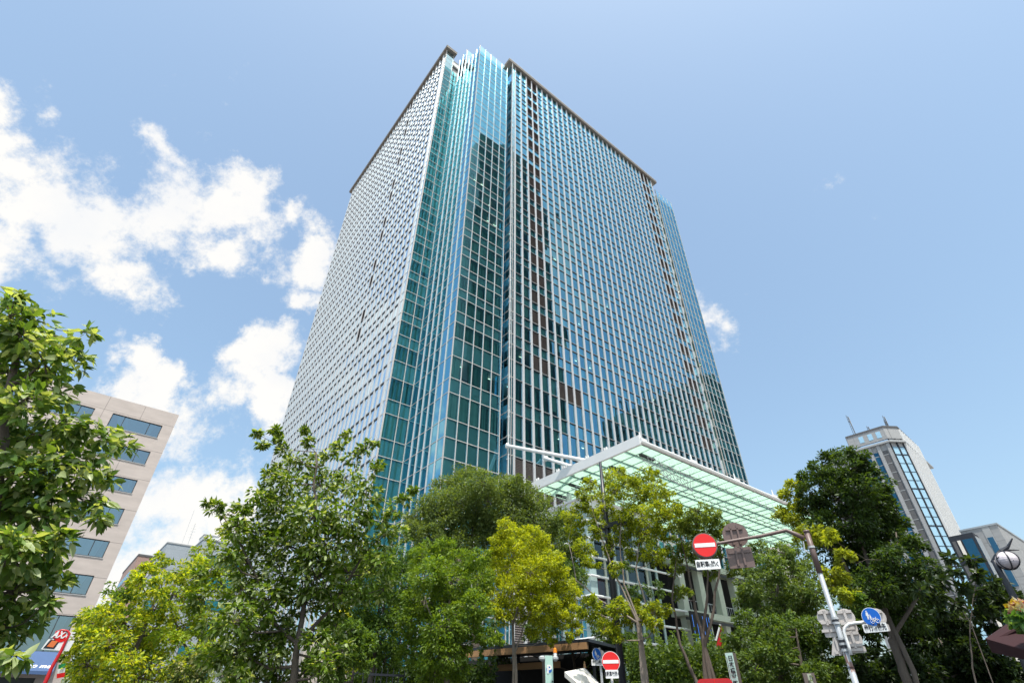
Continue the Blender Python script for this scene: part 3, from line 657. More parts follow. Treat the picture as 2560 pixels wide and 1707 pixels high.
for k in range(7):
    z=27.5-4.05*k; part('window',MB().box(12.0,13.1,145.93,145.999,z-.3,z+1.6,m_dark).box(12.1,13.0,145.9,145.929,z-.2,z+1.5,bpy.data.materials['teal_glass']),rb,RO)
    mb=MB().box(10.88,10.949,148,166,z,z+1.7,m_ledge)
    for i in range(6): mb.box(10.84,10.879,148.4+3*i,150.6+3*i,z+.2,z+1.5,m_win)
    part('window_band',mb,rb,RO)
# ---------------------------------------------------------------- grey high-rise on the right
gt=abthing('grey_tower','pale grey high-rise with dark glazed canted corner, behind the big tree on the right','tower',231.5,52); GO=(231.5,52,0)
Zt=lambda z:z+CZ
cor=[(263,49.8),(236.4,48.3),(231.4,51.7),(230.2,65.5),(263,70)]
part('wall',MB().prism([(263,50.3),(236.7,48.9),(232.0,52.1),(230.8,65.3),(233,80),(263,80)],0,Zt(88.5),m_gconc),gt,GO)
part('parapet',MB().prism([(262,49.9),(236.4,48.3),(231.4,51.7),(230.2,65.5),(231,66),(232.4,52.3),(236.8,49.5),(262,50.9)],Zt(90.2),Zt(95),m_gconc),gt,GO)
part('ledge',MB().prism([(275,50.2),(236.2,47.7),(231.0,51.3),(229.8,65.7),(231,67),(232.4,52.3),(236.8,49.5),(275,51.5)],Zt(88.6),Zt(89.3),m_ledge),gt,GO)
part('coping',MB().prism([(262.2,49.6),(236.3,48.0),(231.2,51.5),(230,65.6),(231,66),(232.4,52.3),(236.8,49.5),(262,50.9)],Zt(95.002),Zt(95.6),m_gray),gt,GO)
def lerp(p,q,t): return (p[0]+(q[0]-p[0])*t,p[1]+(q[1]-p[1])*t)
def wallstrip(nm,p,q,t0,t1,z0,z1,off,th,m,parent=gt,org=GO):
    a=lerp(p,q,t0); b=lerp(p,q,t1); dx,dy=b[0]-a[0],b[1]-a[1]; l=math.hypot(dx,dy); nx,ny=dy/l,-dx/l
    if nx*a[0]+ny*a[1]>0: nx,ny=-nx,-ny
    A0=(a[0]+nx*off,a[1]+ny*off); B0=(b[0]+nx*off,b[1]+ny*off); A1=(A0[0]+nx*th,A0[1]+ny*th); B1=(B0[0]+nx*th,B0[1]+ny*th)
    return part(nm,MB().prism([A0,B0,B1,A1],z0,z1,m),parent,org)
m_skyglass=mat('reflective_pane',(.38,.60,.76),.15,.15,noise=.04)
m_blueglass=mat('deep_blue_pane',(.02,.10,.19),.08,.2,noise=.04)
pL,pR=(230.8,65.3),(232.0,52.1)   # left face
for (t0,t1,mm) in ((.06,.16,m_blueglass),(.28,.40,m_blueglass),(.50,.62,m_blueglass),(.74,.88,m_gray)):
    o=wallstrip('window_strip',pL,pR,t0,t1,3,Zt(86),.02,.08,mm)
    for k in range(24): wallstrip('transom',pL,pR,t0,t1,3+3.6*k,3.22+3.6*k,.101,.06,m_ledge,o,GO)
for t in (.2,.44,.68,.95): wallstrip('pier',pL,pR,t-.04 if t<.9 else .91,t+.05 if t<.9 else 1,0,Zt(88.5),.02,.55,m_gconc)
for (t0,t1) in ((.30,.42),(.54,.66),(.76,.88)): wallstrip('opening',(230.2,65.5),(231.4,51.7),t0,t1,Zt(91.2),Zt(93.8),.01,.06,m_skyglass)
cL,cR=(232.0,52.1),(236.7,48.9)
wallstrip('window_strip',cL,cR,.04,.47,3,Zt(87),.02,.1,m_skyglass); wallstrip('window_strip',cL,cR,.56,.93,3,Zt(87),.02,.1,m_skyglass)
for t0,t1 in ((.47,.56),(.93,1.0),(0,.04)): wallstrip('post',cL,cR,t0,t1,0,Zt(94),.02,.4,m_black)
for k in range(26): wallstrip('transom',cL,cR,.04,.93,3.3+3.4*k,3.45+3.4*k if k%4 else 3.75+3.4*k,.12,.1,m_black)
for i in range(9):
    t=i/9; wallstrip('pier',(236.7,48.9),(263,50.3),t+.012,t+.05,0,Zt(94.5),.02,1.1,m_white)
    wallstrip('window_strip',(236.7,48.9),(263,50.3),t+.052,t+.121,3,Zt(88),.02,.06,m_gray)
# antennas on its roof
def antenna(a,b,h,n,lab):
    t=abthing('lattice_antenna',lab,'antenna',a,b); mb=MB(); z=Zt(95.5)
    for dx,dy in ((-.4,-.3),(.4,-.3),(0,.4)): mb.tube([(a+dx,b+dy,z),(a+dx*.6,b+dy*.6,z+h)],.09,m_gray,5)
    for k in range(n):
        q=z+h*k/n; mb.tube([(a-.4,b-.3,q),(a+.4,b-.3,q+h/n)],.06,m_gray,5).tube([(a+.4,b-.3,q),(a-.4,b-.3,q+h/n)],.06,m_gray,5)
    part('mast',mb,t,(a,b,0)); part('aerial',MB().tube([(a-1.2,b,z+h*.7),(a-1.0,b,z+h*1.05)],.1,m_gray,5).tube([(a-1.2,b,z+h*.8),(a,b,z+h*.7)],.06,m_gray,5).box(a+.3,a+.7,b-.3,b,z+h*.55,z+h,m_white),t,(a,b,0))
antenna(232.5,62.5,9,8,'tall lattice antenna standing at the left end of the grey tower roof')
antenna(236.5,51,5.5,5,'short lattice antenna above the canted corner of the grey tower'); antenna(240,52,5,5,'short lattice antenna just right of the canted corner of the grey tower')
antenna(232.6,57,2,3,'tiny roof antenna in the middle of the left roof edge of the grey tower')
# ---------------------------------------------------------------- grey building with a dark glazed bay, far right
gb=abthing('grey_building','pale grey building with a dark glazed bay at the far right edge','building',176.5,33); HO=(176.5,33,0)
part('wall',MB().box(177.2,215,25.6,33.6,0,Zt(40),m_gconc),gb,HO); part('coping',MB().box(177.0,215,25.4,33.7,Zt(40.001),Zt(40.4),m_bluec),gb,HO)
part('bay',MB().box(172.5,177.19,30.4,35.6,0,Zt(38.3),m_black),gb,HO)
for k in range(7):
    z=Zt(32.4)-5.6*k; part('window',MB().box(172.38,172.49,30.9,33.1,z,z+4.6,m_blueglass).box(172.38,172.49,34.6,35.3,z,z+4.6,m_gray).box(172.36,172.49,33.5,34.2,z,z+4.6,m_cream),gb,HO)
    part('window',MB().box(173,177,30.28,30.39,z,z+4.6,m_blueglass),gb,HO)
    for i in range(5): part('mullion',MB().box(173+.9*i,173.12+.9*i,30.1,30.279,z-.5,z+5,m_grey),gb,HO)
for k in range(5): z=Zt(33)-7*k; part('window',MB().box(177.08,177.19,27.6,28.8,z,z+4.4,m_blueglass),gb,HO)
part('wall_strip',MB().box(177.1,177.19,27.4,29,Zt(35.5),Zt(40),m_ledge),gb,HO)
# ---------------------------------------------------------------- trees
def leaves(name,parent,pos,nrm,dirv,size,cols,mat_,shape):
    """one mesh of many leaves; shape 'broad' = 6-sided folded blade, 'small' = folded rhomb"""
    N=len(pos); nrm=nrm/np.linalg.norm(nrm,axis=1,keepdims=True)
    dirv=dirv-nrm*(dirv*nrm).sum(1,keepdims=True); dirv/=np.linalg.norm(dirv,axis=1,keepdims=True)+1e-9
    sd=np.cross(nrm,dirv)
    if shape=='broad':
        T=np.array([(0,0,0),(-.21,.28,.05),(0,.33,-.03),(.21,.28,.05),(-.19,.66,.0),(0,.68,-.07),(.19,.66,.0),(0,1.05,-.16)]); Fq=[(0,2,1),(0,3,2),(1,2,5,4),(2,3,6,5),(4,5,7),(5,6,7)]
    elif shape=='slim':
        T=np.array([(0,0,0),(-.24,.45,.07),(0,1,-.08),(.24,.45,.07)]); Fq=[(0,2,1),(0,3,2)]
    else:
        T=np.array([(0,0,0),(-.30,.5,.07),(0,1,-.05),(.30,.5,.07)]); Fq=[(0,2,1),(0,3,2)]
    k=len(T); V=(pos[:,None,:]+(T[None,:,0:1]*sd[:,None,:]+T[None,:,1:2]*dirv[:,None,:]+T[None,:,2:3]*nrm[:,None,:])*size[:,None,None]).reshape(-1,3)
    lens=np.array([len(f) for f in Fq]); loops=np.concatenate([np.array(f) for f in Fq]); nl=len(loops)
    LI=(loops[None,:]+k*np.arange(N)[:,None]).ravel(); LT=np.tile(lens,N); LS=np.concatenate([[0],np.cumsum(LT)[:-1]])
    me=bpy.data.meshes.new(name); me.vertices.add(len(V)); me.vertices.foreach_set('co',V.astype(np.float32).ravel())
    me.loops.add(len(LI)); me.loops.foreach_set('vertex_index',LI.astype(np.int32)); me.polygons.add(len(LT)); me.polygons.foreach_set('loop_start',LS.astype(np.int32))
    me.update(calc_edges=True); me.validate()
    ca=me.color_attributes.new('Col','FLOAT_COLOR','POINT'); cc=np.ones((N,k,4),np.float32); cc[:,:,:3]=cols[:,None,:]; ca.data.foreach_set('color',cc.ravel())
    if shape=='broad': me.polygons.foreach_set('use_smooth',np.ones(len(me.polygons),bool))
    me.materials.append(mat_); o=bpy.data.objects.new(name,me); C.objects.link(o); o.parent=parent; return o
def unit_v(n):
    v=rng.normal(size=(n,3)); return v/np.linalg.norm(v,axis=1,keepdims=True)
def tree(name,label,group,d,stems,blobs,leaf,density,c1,c2,shape='small',bark=None,br=.09,alt=None,tips=.0,sub=.34,up=.55,cat='tree',flat=.75,trunk_top=None):
    """blobs: (px,py,rpx[,dd[,col]]) lumps of crown at horizontal range d+dd; stems: pixel polylines rising from the ground"""
    bark=bark or m_bark; DEN,LF=(1.6,1.35) if shape=='broad' else (2.9,2.2)
    b0=at(*stems[0][0],d); base=np.array([b0[0],b0[1],0.]); t=thing(name,label,cat,tuple(base),0,group)
    wood=MB(); nodes=[]; RS=random.Random(len(blobs))
    for si,st in enumerate(stems):
        pts=[]
        for j,q in enumerate(st):
            dd=q[2] if len(q)>2 else 0; pts.append(at(q[0],q[1],d+dd))
        foot=np.array([base[0]*.6+pts[0][0]*.4,base[1]*.6+pts[0][1]*.4,-.05]); pts=[foot]+pts
        # subdivide with a slight wander
        P2=[pts[0]]
        for a,b in zip(pts[:-1],pts[1:]):
            L_=np.linalg.norm(b-a)
            for k in range(1,4): P2.append(a+(b-a)*k/3+(rng.normal(size=3)*.018*L_ if k<3 else 0))
        r0=br*(1 if si==0 else .62); rr=[r0*(1-.8*i/(len(P2)-1)) for i in range(len(P2))]; rr[0]*=1.3
        wood.tube(P2,rr,bark,9); nodes+= [(p,r) for p,r in zip(P2,rr)][2:]
    pos=[];nr=[];dr=[];sz=[];cl=[]
    c1=np.array(c1);c2=np.array(c2)
    for bl in blobs:
        x,y,rp=bl[:3]; rp=rp*(1.04 if shape=='broad' else 1.25); dd=bl[3] if len(bl)>3 else rng.uniform(-.06,.06)*d; cA,cB=(c1,c2) if len(bl)<5 else (np.array(bl[4][0]),np.array(bl[4][1]))
        c=at(x,y,d+dd); r=rad(x,y,d+dd,rp)
        # limb
        cand=[(np.linalg.norm(p-c)+(3*max(0,p[2]-c[2]+.15*r)),p,q) for p,q in nodes]; _,p0,q0=min(cand,key=lambda u:u[0])
        mid=(p0+c)/2+np.array([0,0,-.12*np.linalg.norm(c-p0)])+rng.normal(size=3)*.05*r
        q1=min(q0*.7,.05*r+.012); wood.tube([p0,mid,c],[q1,q1*.7,q1*.35],bark,6,False); nodes.append((c,q1*.5)); nodes.append((mid,q1*.7))
        ns=max(6,int(round(density*DEN*(rp/22.)**2))); ns=min(ns,200)
        u=unit_v(ns); rad_=r*(rng.uniform(.15,1,ns)**.45)
        sc=c+u*rad_[:,None]*np.array([1,1,flat+.15])
        for s_,uu in zip(sc,u):
            if rng.uniform()<.55:
                m2=(c+s_)/2+rng.normal(size=3)*.06*r; wood.tube([c,m2,s_],[q1*.34+.003,q1*.22+.002,.002+.05*q1],bark,4,False)
            sr=r*sub*rng.uniform(.6,1.25); nlv=int(leaf[1]*LF*rng.uniform(.7,1.3))
            w=unit_v(nlv); pp=s_+w*(sr*rng.uniform(.1,1,nlv)**.5)[:,None]*np.array([1,1,flat])
            n_=rng.normal(size=(nlv,3))*.55; n_[:,2]+=up; n_+=w*.35
            d_=w*.9+uu*.7+rng.normal(size=(nlv,3))*.35; d_[:,2]-=.25
            tt=rng.uniform(0,1,nlv)[:,None]; tone=rng.uniform(.75,1.2)
            col=(cA*(1-tt)+cB*tt)*tone
            if alt is not None:
                k_=rng.uniform(size=nlv)<alt[0]; col[k_]=np.array(alt[1])
            pos.append(pp);nr.append(n_);dr.append(d_);sz.append(leaf[0]*rng.uniform(.65,1.2,nlv));cl.append(col)
    pos=np.concatenate(pos)-base; o=leaves('crown',t,pos,np.concatenate(nr),np.concatenate(dr),np.concatenate(sz),np.clip(np.concatenate(cl),0,.9),m_leafb if shape=='broad' else m_leaf,shape)
    part('trunk',wood,t,tuple(base),True); return t,len(pos)
tot_=0
GT='street trees with broad leaves near the camera'; GM='garden trees in front of the tower foot'
YG=((.33,.40,.02),(.56,.59,.04)); MG=((.075,.15,.03),(.17,.27,.055)); OL=((.105,.165,.05),(.20,.265,.09)); DK=((.035,.07,.02),(.09,.15,.04)); YL=((.42,.52,.03),(.66,.66,.06)); BR=((.22,.36,.03),(.42,.52,.06))
def T(*a,**k):
    global tot_; t,n=tree(*a,**k); tot_+=n; return t
# 1 left, closest: big pointed leaves
T('broadleaf_tree','closest tree at the left edge, large pointed glossy leaves over the beige building',GT,5.6,[[(-60,1690),(-30,1400),(10,1100),(40,900),(60,780)]],
  [(40,740,22),(25,790,45),(95,800,35),(60,850,60),(150,845,38),(205,830,26),(20,930,60),(110,905,50),(190,905,30),(60,1000,50),(140,975,40),(15,1060,60),(90,1090,60),(170,1060,50),(240,1090,40),(300,1105,26),(40,1180,70),(130,1170,60),(200,1160,50),(255,1190,26),(30,1290,70),(110,1260,60),(190,1240,50),(240,1280,28),(20,1390,60),(90,1370,50),(140,1350,36),(30,1480,60),(100,1450,45),(150,1440,30),(20,1570,45),(75,1540,36),(110,1510,16),(40,1640,20)],
  (.098,8),1.75,(.08,.16,.035),(.19,.30,.07),'broad',m_bark,.07,alt=(.34,(.46,.54,.28)),sub=.42,up=.75)
# 2 centre-left
T('broadleaf_tree','broad-leaved tree with long bare-tipped shoots rising before the left face of the tower',GT,9.0,[[(735,1700),(745,1600),(768,1450),(790,1250),(790,1130)],[(745,1600),(830,1520),(900,1400),(960,1330)],[(745,1610),(690,1560),(620,1400),(560,1290)]],
  [(640,1082,8),(655,1110,10),(690,1078,9),(700,1100,11),(712,1125,14),(760,1075,9),(770,1105,12),(870,1085,11),(850,1110,13),(825,1135,14),(930,1105,12),(905,1128,15),(880,1150,18),(745,1150,26),(790,1165,30),(700,1165,20),(670,1190,22),(720,1210,38),(800,1215,45),(870,1200,34),(930,1175,20),(945,1160,12),(915,1235,40),(650,1245,34),(610,1260,22),(700,1280,50),(790,1290,55),(870,1290,48),(940,1290,30),(985,1275,20),(1010,1250,14),(1030,1225,9),(520,1255,9),(540,1268,14),(570,1285,22),(590,1320,34),(640,1330,45),(720,1360,55),(810,1370,55),(890,1360,45),(960,1340,34),(620,1400,50),(570,1390,28),(700,1430,50),(790,1440,55),(870,1430,50),(940,1410,34),(1000,1340,26),(960,1470,26),(600,1470,44),(670,1500,50),(760,1500,40),(840,1500,46),(900,1480,30),(580,1550,46),(650,1570,44),(720,1560,30),(840,1560,30),(600,1630,46),(670,1640,40),(540,1640,34),(530,1560,24),(860,1620,26),(640,1690,36),(700,1600,40),(790,1600,34),(820,1660,34),(760,1680,30),(700,1690,36),(590,1690,34),(500,1500,22),(500,1440,18)],
  (.092,11),4.0,(.065,.125,.012),(.17,.27,.03),'broad',m_bark,.06,alt=(.26,(.46,.54,.28)),sub=.40,up=.7)
# 3 yellow-green group at left
T('small_leaf_tree','yellow-green tree with thin dark stems in front of the blue-grey building',GM,17,[[(470,1700),(500,1600),(512,1490),(520,1400)],[(480,1650),(440,1560),(400,1450)]],
  [(510,1375,18),(545,1350,20),(530,1420,28),(480,1440,30),(500,1500,34),(555,1460,30),(440,1490,30),(520,1560,34),(460,1560,36),(540,1620,30),(480,1640,40),(415,1600,30),(580,1330,14)],(.105,13),2.6,*BR,shape='slim',br=.08,alt=(.15,(.42,.40,.05)))
T('small_leaf_tree','golden-tipped small-leaved tree left of the lantern',GM,16,[[(330,1700),(340,1620),(380,1520),(410,1420)],[(335,1650),(290,1580),(250,1540)]],
  [(400,1405,20),(370,1425,22),(440,1430,22),(480,1410,18),(350,1455,22),(400,1470,24),(300,1475,24,0,MG),(330,1500,28),(270,1530,30),(390,1520,26),(230,1555,30),(310,1560,34),(380,1570,30),(210,1600,28),(270,1610,36),(345,1620,36),(220,1660,34),(300,1670,38),(380,1670,36),(440,1690,28),(420,1540,20)],(.10,13),2.8,*YL,shape='slim',br=.08,alt=(.4,(.16,.26,.04)))
T('shrub','dark green shrub with pale flower heads behind the awning corner',GM,19,[[(250,1707),(245,1620)]],[(235,1560,22),(215,1590,20),(245,1625,28),(190,1640,22),(230,1680,28),(190,1690,20)],(.10,12),2.6,*MG,shape='slim',br=.05,alt=(.1,(.5,.5,.25)),cat='shrub')
T('shrub','dark low shrub under the yellow-green trees, dotted with pale flower heads',GM,15,[[(560,1720),(555,1680)]],[(500,1660,30),(560,1640,30),(590,1690,30),(450,1690,26),(620,1660,24)],(.09,12),2.6,(.05,.09,.02),(.13,.18,.05),shape='slim',br=.05,alt=(.16,(.60,.58,.30)),cat='shrub')
# 4 olive zelkova
T('zelkova_tree','wide olive-green tree with a domed fine-leaved crown directly before the glass corner',GM,34,[[(1190,1600),(1190,1480),(1180,1360),(1190,1260)],[(1190,1480),(1250,1340),(1290,1270)],[(1190,1500),(1130,1360),(1090,1290)],[(1190,1480),(1330,1370),(1370,1300)]],
  [(1120,1225,34),(1165,1205,34),(1210,1205,34),(1250,1225,32),(1085,1255,32),(1150,1255,42),(1220,1260,44),(1290,1235,34),(1335,1262,36),(1050,1290,30),(1110,1305,42),(1185,1310,44),(1265,1300,44),(1340,1310,40),(1395,1300,28),(1035,1325,22),(1080,1345,34),(1150,1365,36),(1230,1360,36),(1310,1360,36),(1380,1350,34),(1425,1345,22),(1050,1375,24),(1120,1390,26),(1400,1400,30),(1440,1390,24),(1370,1410,30),(1430,1450,28),(1290,1205,16)],
  (.16,26),4.2,*OL,shape='small',br=.22,sub=.42)
# 5 mid greens
T('garden_tree','mid-green tree right of the broad-leaved tree, below the glass return',GM,22,[[(925,1707),(940,1600),(950,1500)],[(930,1650),(890,1540)],[(935,1640),(1000,1520)]],
  [(905,1400,28),(950,1410,34),(1000,1400,34),(880,1440,30),(930,1460,40),(990,1460,42),(890,1510,40),(960,1520,44),(1020,1520,36),(880,1570,36),(940,1590,40),(900,1640,36),(960,1650,36),(1000,1600,30),(1040,1400,26)],(.12,20),3.4,*MG,shape='slim',br=.12)
T('garden_tree','mid-green tree left of the bright yellow-green tree, thin twin stems',GM,20,[[(1115,1707),(1120,1600),(1125,1500),(1120,1420)],[(1105,1707),(1090,1580),(1060,1480)]],
  [(1060,1390,30),(1105,1380,30),(1150,1400,30),(1195,1395,24),(1070,1440,40),(1130,1450,42),(1190,1450,34),(1060,1500,40),(1120,1510,42),(1185,1510,34),(1050,1560,38),(1110,1570,42),(1170,1560,32),(1040,1620,34),(1100,1630,38),(1150,1610,26),(1080,1680,34),(1140,1670,28),(1215,1590,22),(1240,1600,14)],(.12,20),3.4,(.11,.20,.025),(.24,.34,.045),shape='slim',br=.12,bark=m_barkl)
# 6 bright yellow-green
T('yellow_green_tree','bright yellow-green tree in the centre, pale forked trunk, left of the pavilion',GM,24,[[(1290,1707),(1283,1600),(1278,1520),(1280,1440),(1280,1370)],[(1285,1640),(1310,1560),(1350,1480)],[(1280,1540),(1240,1470)],[(1283,1560),(1310,1450),(1330,1390)]],
  [(1265,1320,20),(1290,1340,24),(1330,1345,24),(1360,1345,15),(1245,1360,24),(1285,1380,32),(1335,1385,32),(1372,1365,14),(1225,1395,24),(1265,1425,36),(1325,1430,38),(1380,1410,28),(1225,1450,28),(1280,1475,34),(1345,1475,38),(1400,1450,30),(1235,1500,30),(1300,1525,24),(1360,1520,34),(1415,1490,28),(1250,1540,20),(1340,1560,24),(1395,1540,26),(1440,1530,18),(1370,1595,16),(1440,1570,14),(1425,1590,8)],
  (.12,22),4.2,*YG,shape='slim',bark=m_barkl,br=.085,alt=(.15,(.18,.25,.04)))
# 7 open crown in front of canopy
T('open_crown_tree','open-crowned yellow-green tree with several pale stems around the black lamp post',GM,19,[[(1607,1707),(1600,1600),(1590,1530)],[(1592,1550),(1560,1480),(1530,1420),(1500,1330),(1480,1270)],[(1595,1550),(1615,1510),(1590,1420),(1600,1330),(1610,1240)],[(1592,1540),(1560,1460),(1550,1350),(1560,1240)],[(1600,1560),(1500,1500),(1440,1450),(1420,1350)]],
  [(1475,1200,12),(1460,1225,16),(1525,1190,20),(1545,1180,14),(1570,1205,20),(1610,1190,20),(1640,1190,13),(1490,1240,20),(1450,1255,16),(1535,1230,24),(1590,1240,26),(1640,1235,26),(1670,1240,14),(1430,1290,18),(1470,1290,22),(1520,1280,26),(1580,1285,28),(1640,1280,28),(1680,1275,18),(1440,1330,20),(1500,1330,20),(1555,1330,26),(1620,1335,28),(1660,1330,20),(1460,1370,20),(1530,1370,18),(1590,1380,20),(1640,1385,24),(1480,1400,16),(1540,1420,16),(1470,1520,22),(1500,1540,24),(1545,1520,22),(1590,1530,24),(1630,1530,24),(1660,1520,16),(1520,1570,20),(1570,1545,18),(1640,1560,16),(1540,1600,12),(1490,1500,12)],
  (.105,19),4.6,(.25,.33,.02),(.46,.50,.04),shape='slim',bark=m_barkl,br=.075,alt=(.2,(.10,.17,.03)))
# 8 darker stems tree behind the brown sign
T('multi_stem_tree','dark multi-stemmed tree with tufted green crown behind the overhead no-entry sign',GM,20,[[(1765,1707),(1760,1640),(1755,1580)],[(1757,1600),(1735,1500),(1720,1420),(1700,1340)],[(1757,1600),(1765,1520),(1770,1440),(1760,1320)],[(1760,1620),(1785,1520),(1800,1400),(1800,1330)],[(1740,1700),(1700,1610),(1680,1500),(1690,1400)]],
  [(1690,1275,18),(1700,1310,24),(1745,1275,20),(1740,1310,26),(1785,1290,20),(1800,1320,22),(1715,1345,26),(1765,1345,26),(1815,1345,14),(1690,1380,22),(1740,1385,24),(1785,1385,20),(1690,1420,16),(1780,1430,14),(1825,1420,18),(1690,1480,14),(1715,1480,12)],
  (.11,19),4.6,(.12,.19,.035),(.24,.30,.06),shape='slim',br=.12)
# 9 fine greens right of the sign
T('garden_tree','feathery mid-green tree between the brown sign and its grey pole',GM,25,[[(1930,1707),(1935,1600),(1940,1500),(1950,1420)]],
  [(1905,1385,24),(1950,1380,26),(1995,1385,26),(1880,1420,24),(1930,1425,32),(1985,1430,34),(2035,1430,26),(1880,1465,28),(1935,1475,34),(1995,1480,36),(2045,1480,26),(1860,1500,22),(1905,1520,32),(1965,1530,36),(2025,1530,32)],(.13,22),3.4,(.10,.16,.05),(.20,.28,.09),shape='slim',br=.14)
T('garden_tree','layered mid-green tree below the feathery one, behind the cluster of small signs',GM,21,[[(2010,1707),(2000,1640),(1990,1570)]],
  [(1870,1560,26),(1920,1570,32),(1975,1580,36),(2035,1580,34),(2085,1560,26),(1880,1610,30),(1940,1630,36),(2000,1635,38),(2060,1630,34),(2110,1610,26),(1890,1660,30),(1950,1690,36),(2020,1690,34),(2080,1680,30),(2130,1660,24),(1835,1600,18),(2120,1520,24),(2150,1560,22)],(.12,20),3.4,(.07,.13,.03),(.17,.25,.06),shape='slim',br=.10)
# 10 big tree: shade painted as dark leaves, sunlit left clumps as yellow ones
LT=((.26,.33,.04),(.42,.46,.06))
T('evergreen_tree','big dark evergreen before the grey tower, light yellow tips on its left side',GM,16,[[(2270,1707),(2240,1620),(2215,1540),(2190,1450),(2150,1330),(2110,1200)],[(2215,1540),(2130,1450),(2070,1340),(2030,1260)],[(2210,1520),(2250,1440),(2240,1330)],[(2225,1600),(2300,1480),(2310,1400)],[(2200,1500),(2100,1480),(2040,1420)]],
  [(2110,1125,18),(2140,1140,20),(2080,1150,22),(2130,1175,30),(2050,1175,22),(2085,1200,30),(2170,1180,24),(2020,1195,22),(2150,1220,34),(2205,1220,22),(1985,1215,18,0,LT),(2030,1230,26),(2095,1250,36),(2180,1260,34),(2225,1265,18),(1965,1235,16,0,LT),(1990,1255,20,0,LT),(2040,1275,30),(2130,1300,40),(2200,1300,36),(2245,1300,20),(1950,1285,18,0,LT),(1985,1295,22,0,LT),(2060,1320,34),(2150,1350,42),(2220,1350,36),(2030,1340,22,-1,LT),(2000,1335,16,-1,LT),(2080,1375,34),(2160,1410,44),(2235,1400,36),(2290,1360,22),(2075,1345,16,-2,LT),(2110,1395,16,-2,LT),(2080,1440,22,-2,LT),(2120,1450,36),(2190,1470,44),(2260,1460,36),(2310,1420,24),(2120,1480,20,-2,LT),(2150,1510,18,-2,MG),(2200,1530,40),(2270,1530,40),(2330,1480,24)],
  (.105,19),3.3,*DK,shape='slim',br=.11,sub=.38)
T('evergreen_tree','dark shaded tree filling the lower right corner above the maroon awning',GM,19,[[(2420,1707),(2400,1640),(2390,1560)],[(2410,1680),(2350,1600)]],
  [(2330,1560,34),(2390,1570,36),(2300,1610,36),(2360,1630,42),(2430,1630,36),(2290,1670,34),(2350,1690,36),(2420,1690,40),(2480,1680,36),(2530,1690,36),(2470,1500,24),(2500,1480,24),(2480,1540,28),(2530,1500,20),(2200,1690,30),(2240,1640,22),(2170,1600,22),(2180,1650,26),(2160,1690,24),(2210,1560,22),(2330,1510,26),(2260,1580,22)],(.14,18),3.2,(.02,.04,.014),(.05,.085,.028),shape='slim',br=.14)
T('sapling','thin dark sapling with sparse drooping leaves in front of the grey tower stripes',GT,9.5,[[(2440,1707),(2425,1600),(2432,1500),(2440,1420)],[(2428,1560),(2390,1500),(2380,1420)]],
  [(2375,1395,10),(2345,1425,10),(2390,1425,10),(2430,1400,9),(2445,1440,10),(2360,1455,10),(2400,1470,12),(2345,1490,12),(2440,1490,10),(2480,1455,9),(2385,1510,12),(2430,1530,12),(2350,1530,12),(2465,1520,9),(2320,1460,9),(2300,1475,8)],(.10,7),2.6,(.02,.04,.012),(.05,.08,.03),'broad',br=.013,sub=.5)
# low planting in front of the pavilion and beyond
hd=abthing('hedge','dense dark hedge along the foot of the tower, behind the trunks','hedge',34,38)
def hedge(parent,org,a0,a1,b0,b1,z1,n,c1,c2,sz):
    p=np.stack([rng.uniform(a0,a1,n),rng.uniform(b0,b1,n),rng.uniform(0,1,n)**.7*z1*(.85+.15*np.sin(np.arange(n)))],1)-np.array(org)
    nn=rng.normal(size=(n,3))*.6; nn[:,2]+=.5; tt=rng.uniform(0,1,n)[:,None]
    return leaves('foliage',parent,p,nn,rng.normal(size=(n,3)),sz*rng.uniform(.6,1.2,n),np.array(c1)*(1-tt)+np.array(c2)*tt,m_leaf,'slim')
hedge(hd,(34,38,0),20,34,31,33.5,4.2,9000,(.02,.05,.015),(.06,.12,.03),.3)
h2=abthing('hedge','shrubbery in front of the columned building, right of the pavilion corner','hedge',52,33)
hedge(h2,(52,33,0),44,80,30,34,5.6,26000,(.05,.10,.025),(.15,.22,.06),.28)
h3=abthing('hedge','shaded undergrowth at the far right, under the big dark tree','hedge',60,16)
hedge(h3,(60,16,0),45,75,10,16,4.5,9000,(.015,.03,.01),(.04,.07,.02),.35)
def hedgepx(label,x0,x1,yt,d,n,c1,c2,sz,dep=2.5):
    p0,p1=at(x0,yt,d),at(x1,yt,d); t=thing('hedge',label,'hedge',((p0[0]+p1[0])/2,(p0[1]+p1[1])/2,0)); o=np.array(t.location)
    f=rng.uniform(0,1,n)[:,None]; g=p0*(1-f)+p1*f; out=g.copy(); out[:,2]=0; out[:,:2]*=1+(rng.uniform(0,dep,n)[:,None]/d); top=g[:,2]*(.86+.14*np.sin(f[:,0]*37)*np.cos(f[:,0]*91)); out[:,2]=top*rng.uniform(.05,1,n)**.6
    nn=rng.normal(size=(n,3))*.6; nn[:,2]+=.5; tt=rng.uniform(0,1,n)[:,None]; leaves('foliage',t,out-o,nn,rng.normal(size=(n,3)),sz*rng.uniform(.6,1.2,n),np.array(c1)*(1-tt)+np.array(c2)*tt,m_leaf,'slim')
T('garden_tree','dark green tree in shade close to the pavilion corner, behind the bright yellow-green tree',GM,29,[[(1440,1707),(1430,1600),(1440,1480)],[(1435,1650),(1500,1580)],[(1435,1680),(1250,1600)]],
  [(1400,1420,24),(1440,1440,24),(1420,1480,26),(1400,1520,24),(1520,1590,26),(1560,1600,28),(1500,1640,26),(1550,1650,30),(1600,1640,26),(1480,1690,22),(1540,1700,26),(1600,1690,26),(1210,1560,24),(1235,1600,24),(1325,1580,20),(1250,1640,20),(1380,1560,22),(1340,1610,16),(1590,1480,20),(1640,1470,18),(1560,1420,18)],(.15,20),3.2,(.05,.10,.025),(.12,.19,.05),shape='slim',br=.1)
